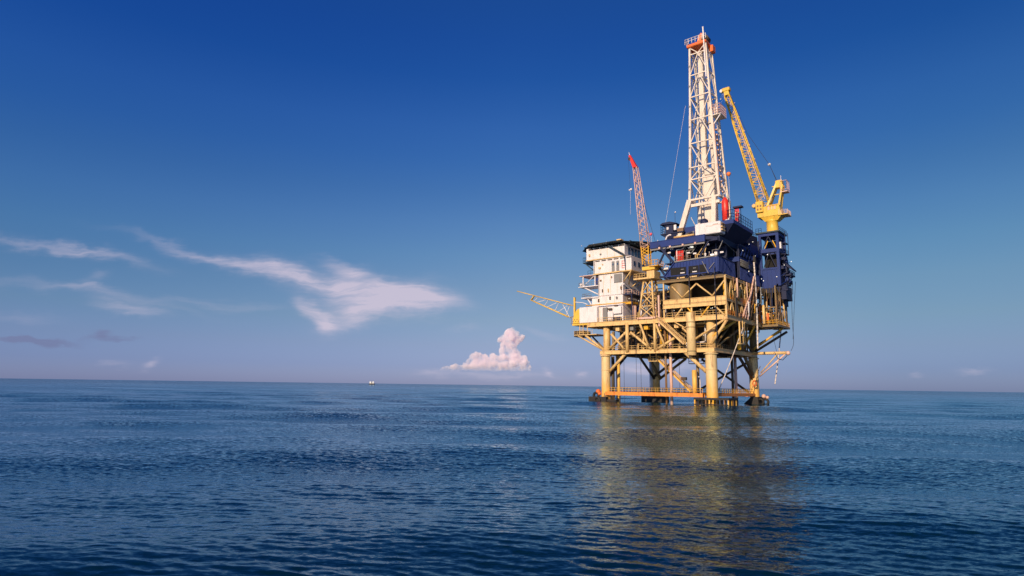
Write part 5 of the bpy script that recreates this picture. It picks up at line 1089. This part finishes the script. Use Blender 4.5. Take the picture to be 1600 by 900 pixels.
# top of the pale hose
q = P(1178.5, 404, u=21); single(B().tube(q + V3((0, 0, -1.4)), q + V3((0, 0, .6)), .42, 10).tube(q + V3((0, 0, .6)), q + V3((0, 0, 1.0)), .15, 6), 'hose_head', 'black', tuple(q), 'black coupling on top of the long pale hose', 'coupling')
for i, (px, v, y0, y1) in enumerate([(974, -16.9, 508, 628), (993, -16.9, 508, 620), (1001, -15.4, 556, 622)]):
    a, c = P(px, y0, v=v), P(px + .5, y1, v=v); c.x = a.x
    hose('hanging_cable', [a, (a + c) / 2, c], .05, 'cable', ['thin dark cable hanging from the deck edge, nearest the left leg', 'dark cable hanging in the middle of the front between left leg and stairs', 'faint thin cable hanging below the lower deck right of the two dark ones'][i], 'cable')
for i, (px, v, y0, y1) in enumerate([(1076, -17.1, 420, 476), (1116, -17.1, 415, 530), (1061, 15, 560, 612)]):
    a, c = P(px, y0, v=v), P(px, y1, v=v); c.x = a.x
    hose('hanging_cable', [a, (a + c) / 2, c], .12 if i < 2 else .06, 'cable', ['black cable in front of the cream girders below the ribbed wall', 'long black cable passing the cream girders near the right corner', 'thin cable below the lower deck seen between the stairs and the near leg'][i], 'cable')

# ---------------------------------------------------------------- people on the blue deck
def person(px, py, v, top, legs, label, zfoot=None, lean=0.0, face=0.0):
    g = P(px, py, v=v); s = 1.0
    base = (g.x, v, zfoot if zfoot is not None else g.z)
    sk = [((0, 0, .95), .13), ((0, 0, 1.15), .13), ((0, 0, 1.40), .15), ((0, 0, 1.50), .07), ((0, 0, 1.57), .07), ((0, -.01, 1.68), .105),
          ((.10, 0, .88), .10), ((.12, -.03, .50), .07), ((.13, .02, .09), .05), ((.13, -.12, .05), .045), ((-.10, 0, .88), .10), ((-.13, .05, .50), .07), ((-.15, .06, .09), .05), ((-.15, -.08, .05), .045),
          ((.19, 0, 1.40), .07), ((.27, -.02, 1.13), .05), ((.24, -.18, .95), .04), ((.23, -.24, .9), .035), ((-.19, 0, 1.40), .07), ((-.26, 0, 1.13), .05), ((-.27, -.08, .88), .04), ((-.27, -.12, .82), .035)]
    ed = [(0, 1), (1, 2), (2, 3), (3, 4), (4, 5), (0, 6), (6, 7), (7, 8), (8, 9), (0, 10), (10, 11), (11, 12), (12, 13), (2, 14), (14, 15), (15, 16), (16, 17), (2, 18), (18, 19), (19, 20), (20, 21)]
    me = bpy.data.meshes.new('person'); me.from_pydata([V3(p) for p, r in sk], ed, [])
    o = bpy.data.objects.new('person', me); COL.objects.link(o)
    md = o.modifiers.new('skin', 'SKIN'); sub = o.modifiers.new('sub', 'SUBSURF'); sub.levels = sub.render_levels = 1
    for i, (p, r) in enumerate(sk): me.skin_vertices[0].data[i].radius = (r, r * .85); me.skin_vertices[0].data[i].use_root = (i == 0)
    dg = bpy.context.evaluated_depsgraph_get(); dg.update(); me2 = bpy.data.meshes.new_from_object(o.evaluated_get(dg)); o.modifiers.clear(); o.data = me2
    me2.materials.clear()
    for mt in (M[top], M[legs], M['skin']): me2.materials.append(mt)
    for p in me2.polygons:
        c = p.center; p.use_smooth = True
        p.material_index = 2 if (c.z > 1.53 or (abs(c.x) > .2 and c.z < .98)) else (1 if c.z < .93 else 0)
    o.location = W(*base); o.rotation_euler = (0, 0, ANG + face); o['label'] = label; o['category'] = 'person'
    h = bpy.data.meshes.new('hard_hat'); b2 = bmesh.new(); bmesh.ops.create_uvsphere(b2, u_segments=10, v_segments=6, radius=.135)
    bmesh.ops.translate(b2, verts=b2.verts, vec=(0, 0, 1.74)); b2.to_mesh(h); b2.free(); h.materials.append(M['white']); ho = bpy.data.objects.new('hard_hat', h); COL.objects.link(ho); ho.parent = o
person(1102, 399, -15.6, 'white', 'white', 'person in white overalls standing at the edge of the open blue floor', 37.5, face=.3)
person(1108.5, 399, -15.0, 'olive', 'dark', 'person in drab work clothes standing right of the one in white', 37.5, face=-.8)
person(1028, 384, -14.8, 'white', 'brown', 'person in a pale shirt at the left end of the blue beam', 42.7, face=.8)

# ---------------------------------------------------------------- distant ship
dS = ray(581, 601.2); tS = -EYE / dS.z; sp = V3((0, 0, EYE)) + dS * (2600 / dS.y); sp.z = 0
ship = bpy.data.objects.new('supply_ship', None); COL.objects.link(ship); ship.location = sp; ship.rotation_euler = (0, 0, R(8)); ship['label'] = 'tiny distant ship with two white blocks on the horizon'; ship['category'] = 'ship'; ship['_b'] = [0, 0, 0]
B().prism([(-12, -3.5), (9, -3.5), (13, 0), (9, 3.5), (-12, 3.5)], -1, 4.0).build('hull', 'dark', ship)
B().box(-9.5, -3, -3, 3, 4.0, 12.5).build('superstructure', 'shipwhite', ship); B().box(1.5, 8, -3, 3, 4.0, 12.5).build('superstructure', 'shipwhite', ship); B().box(-3, 1.5, -2.5, 2.5, 4, 9).build('deckhouse', 'grey', ship)
B().tube((-1, 0, 9), (-1, 0, 17), .4, 6).build('mast', 'grey', ship)

# ---------------------------------------------------------------- cumulus on the horizon: lumps of real volume 10 km out
cm = bpy.data.materials.new('cloud_vapour'); cm.use_nodes = True; t = cm.node_tree; t.nodes.clear()
pv = t.nodes.new('ShaderNodeVolumePrincipled'); pv.inputs['Color'].default_value = (1.0, 0.94, 0.99, 1); pv.inputs['Density'].default_value = 0.018; pv.inputs['Anisotropy'].default_value = -0.42
ctc = t.nodes.new('ShaderNodeNewGeometry'); cn = noise(ctc.outputs['Position'], 0.008, 3, 0.55, 0.3, T=t); cmr = t.nodes.new('ShaderNodeMapRange')
cmr.inputs[1].default_value = 0.34; cmr.inputs[2].default_value = 0.66; cmr.inputs[3].default_value = 0.0; cmr.inputs[4].default_value = 0.034
cz = t.nodes.new('ShaderNodeSeparateXYZ'); t.links.new(ctc.outputs['Position'], cz.inputs[0]); cb = t.nodes.new('ShaderNodeMapRange'); cb.interpolation_type = 'SMOOTHSTEP'
cb.inputs[1].default_value = 215; cb.inputs[2].default_value = 330; cb.inputs[3].default_value = 0.06; cb.inputs[4].default_value = 1.0; t.links.new(cz.outputs['Z'], cb.inputs[0])
t.links.new(cn.outputs[0], cmr.inputs[0]); t.links.new(mth('MULTIPLY', cmr.outputs[0], cb.outputs[0], T=t), pv.inputs['Density'])
ot = t.nodes.new('ShaderNodeOutputMaterial'); t.links.new(pv.outputs[0], ot.inputs['Volume'])
def cumulus(lumps, label, seed, dist=10000.0, vox=8.0, disp=30):
    bm = bmesh.new(); rnd = random.Random(seed)
    f = dist / F_PX
    cx = sum(l[0] for l in lumps) / len(lumps); base_y = max(l[1] for l in lumps)
    dd = ray(cx, base_y); o0 = V3((0, 0, EYE)) + dd * (dist / dd.y)
    for (x, y, r) in lumps:
        dd = ray(x, y); q = V3((0, 0, EYE)) + dd * (dist / dd.y); q.y += rnd.uniform(-.4, .4) * r * f
        mt = Matrix.Translation(q - o0) @ Matrix.Diagonal((1, 1.15, 1, 1))
        bmesh.ops.create_icosphere(bm, subdivisions=3, radius=r * f, matrix=mt)
        for k_ in range(3):   # cauliflower bumps on the lump
            a, e = rnd.uniform(0, 2 * math.pi), rnd.uniform(-.15, 1.3); rr = r * f * rnd.uniform(.28, .5)
            p_ = q - o0 + V3((math.cos(a) * math.cos(e), math.sin(a) * math.cos(e), math.sin(e))) * r * f * .82
            bmesh.ops.create_icosphere(bm, subdivisions=2, radius=rr, matrix=Matrix.Translation(p_))
    me = bpy.data.meshes.new('cumulus_cloud'); bm.to_mesh(me); bm.free()
    o = bpy.data.objects.new('cumulus_cloud', me); COL.objects.link(o)
    rm = o.modifiers.new('r', 'REMESH'); rm.mode = 'VOXEL'; rm.voxel_size = vox
    for sc, st_ in ((150, disp), (60, disp * 1.1), (26, disp * .7)):
        tx = bpy.data.textures.new('billow', 'CLOUDS'); tx.noise_scale = sc; tx.noise_depth = 3
        dp = o.modifiers.new('d', 'DISPLACE'); dp.texture = tx; dp.strength = st_; dp.mid_level = .5; dp.texture_coords = 'LOCAL'
    dg = bpy.context.evaluated_depsgraph_get(); dg.update(); me2 = bpy.data.meshes.new_from_object(o.evaluated_get(dg)); o.modifiers.clear(); o.data = me2
    me2.materials.clear(); me2.materials.append(cm); o.location = o0
    o['label'] = label; o['category'] = 'cloud'
    if not hasattr(cumulus, 'n'): cumulus.n = 0
def cloud_lumps():
    rnd = random.Random(9); prof = [(688, 576), (695, 571), (703, 571), (710, 566), (722, 571), (731, 564), (737, 553), (750, 551), (760, 554), (766, 560), (771, 548), (776, 556), (780, 548), (783, 541), (787, 534), (792, 530)]
    out = []
    top = lambda x: np.interp(x, [688, 695, 703, 710, 722, 731, 737, 750, 760, 766, 771, 776, 783, 786, 806, 808, 814, 820, 824, 828, 833], [576, 571, 572, 567, 571, 565, 553, 551, 554, 562, 549, 558, 553, 535, 535, 552, 555, 554, 562, 572, 578])
    for x in np.arange(690, 832, 4.2):
        tz = float(top(x)); y = tz + 3.2
        while y < 578:
            r_ = min(rnd.uniform(3.2, 6.0), max(2.0, (579 - tz) * .45)); out.append((x + rnd.uniform(-1.5, 1.5), y + rnd.uniform(-.8, .8) + r_ * .3, r_)); y += 4.6
    for x, y, r_ in [(800, 520, 7), (793, 522, 6), (806, 522, 6.5), (786, 529, 6.5), (781, 531, 4.5), (812, 528, 6.5), (817, 527, 4), (798, 529, 8), (790, 534, 6), (807, 533, 6), (801, 517, 4.2), (794, 518, 3.6), (789, 525, 4)]: out.append((x, y, r_))
    return [(x, min(y, 580 - r_ * rnd.uniform(.75, 1.3)), r_) for x, y, r_ in out]
cumulus(cloud_lumps(),
        'towering pink cumulus cloud low over the horizon left of the platform', 4)

for o in bpy.data.objects:
    if '_b' in o: del o['_b']
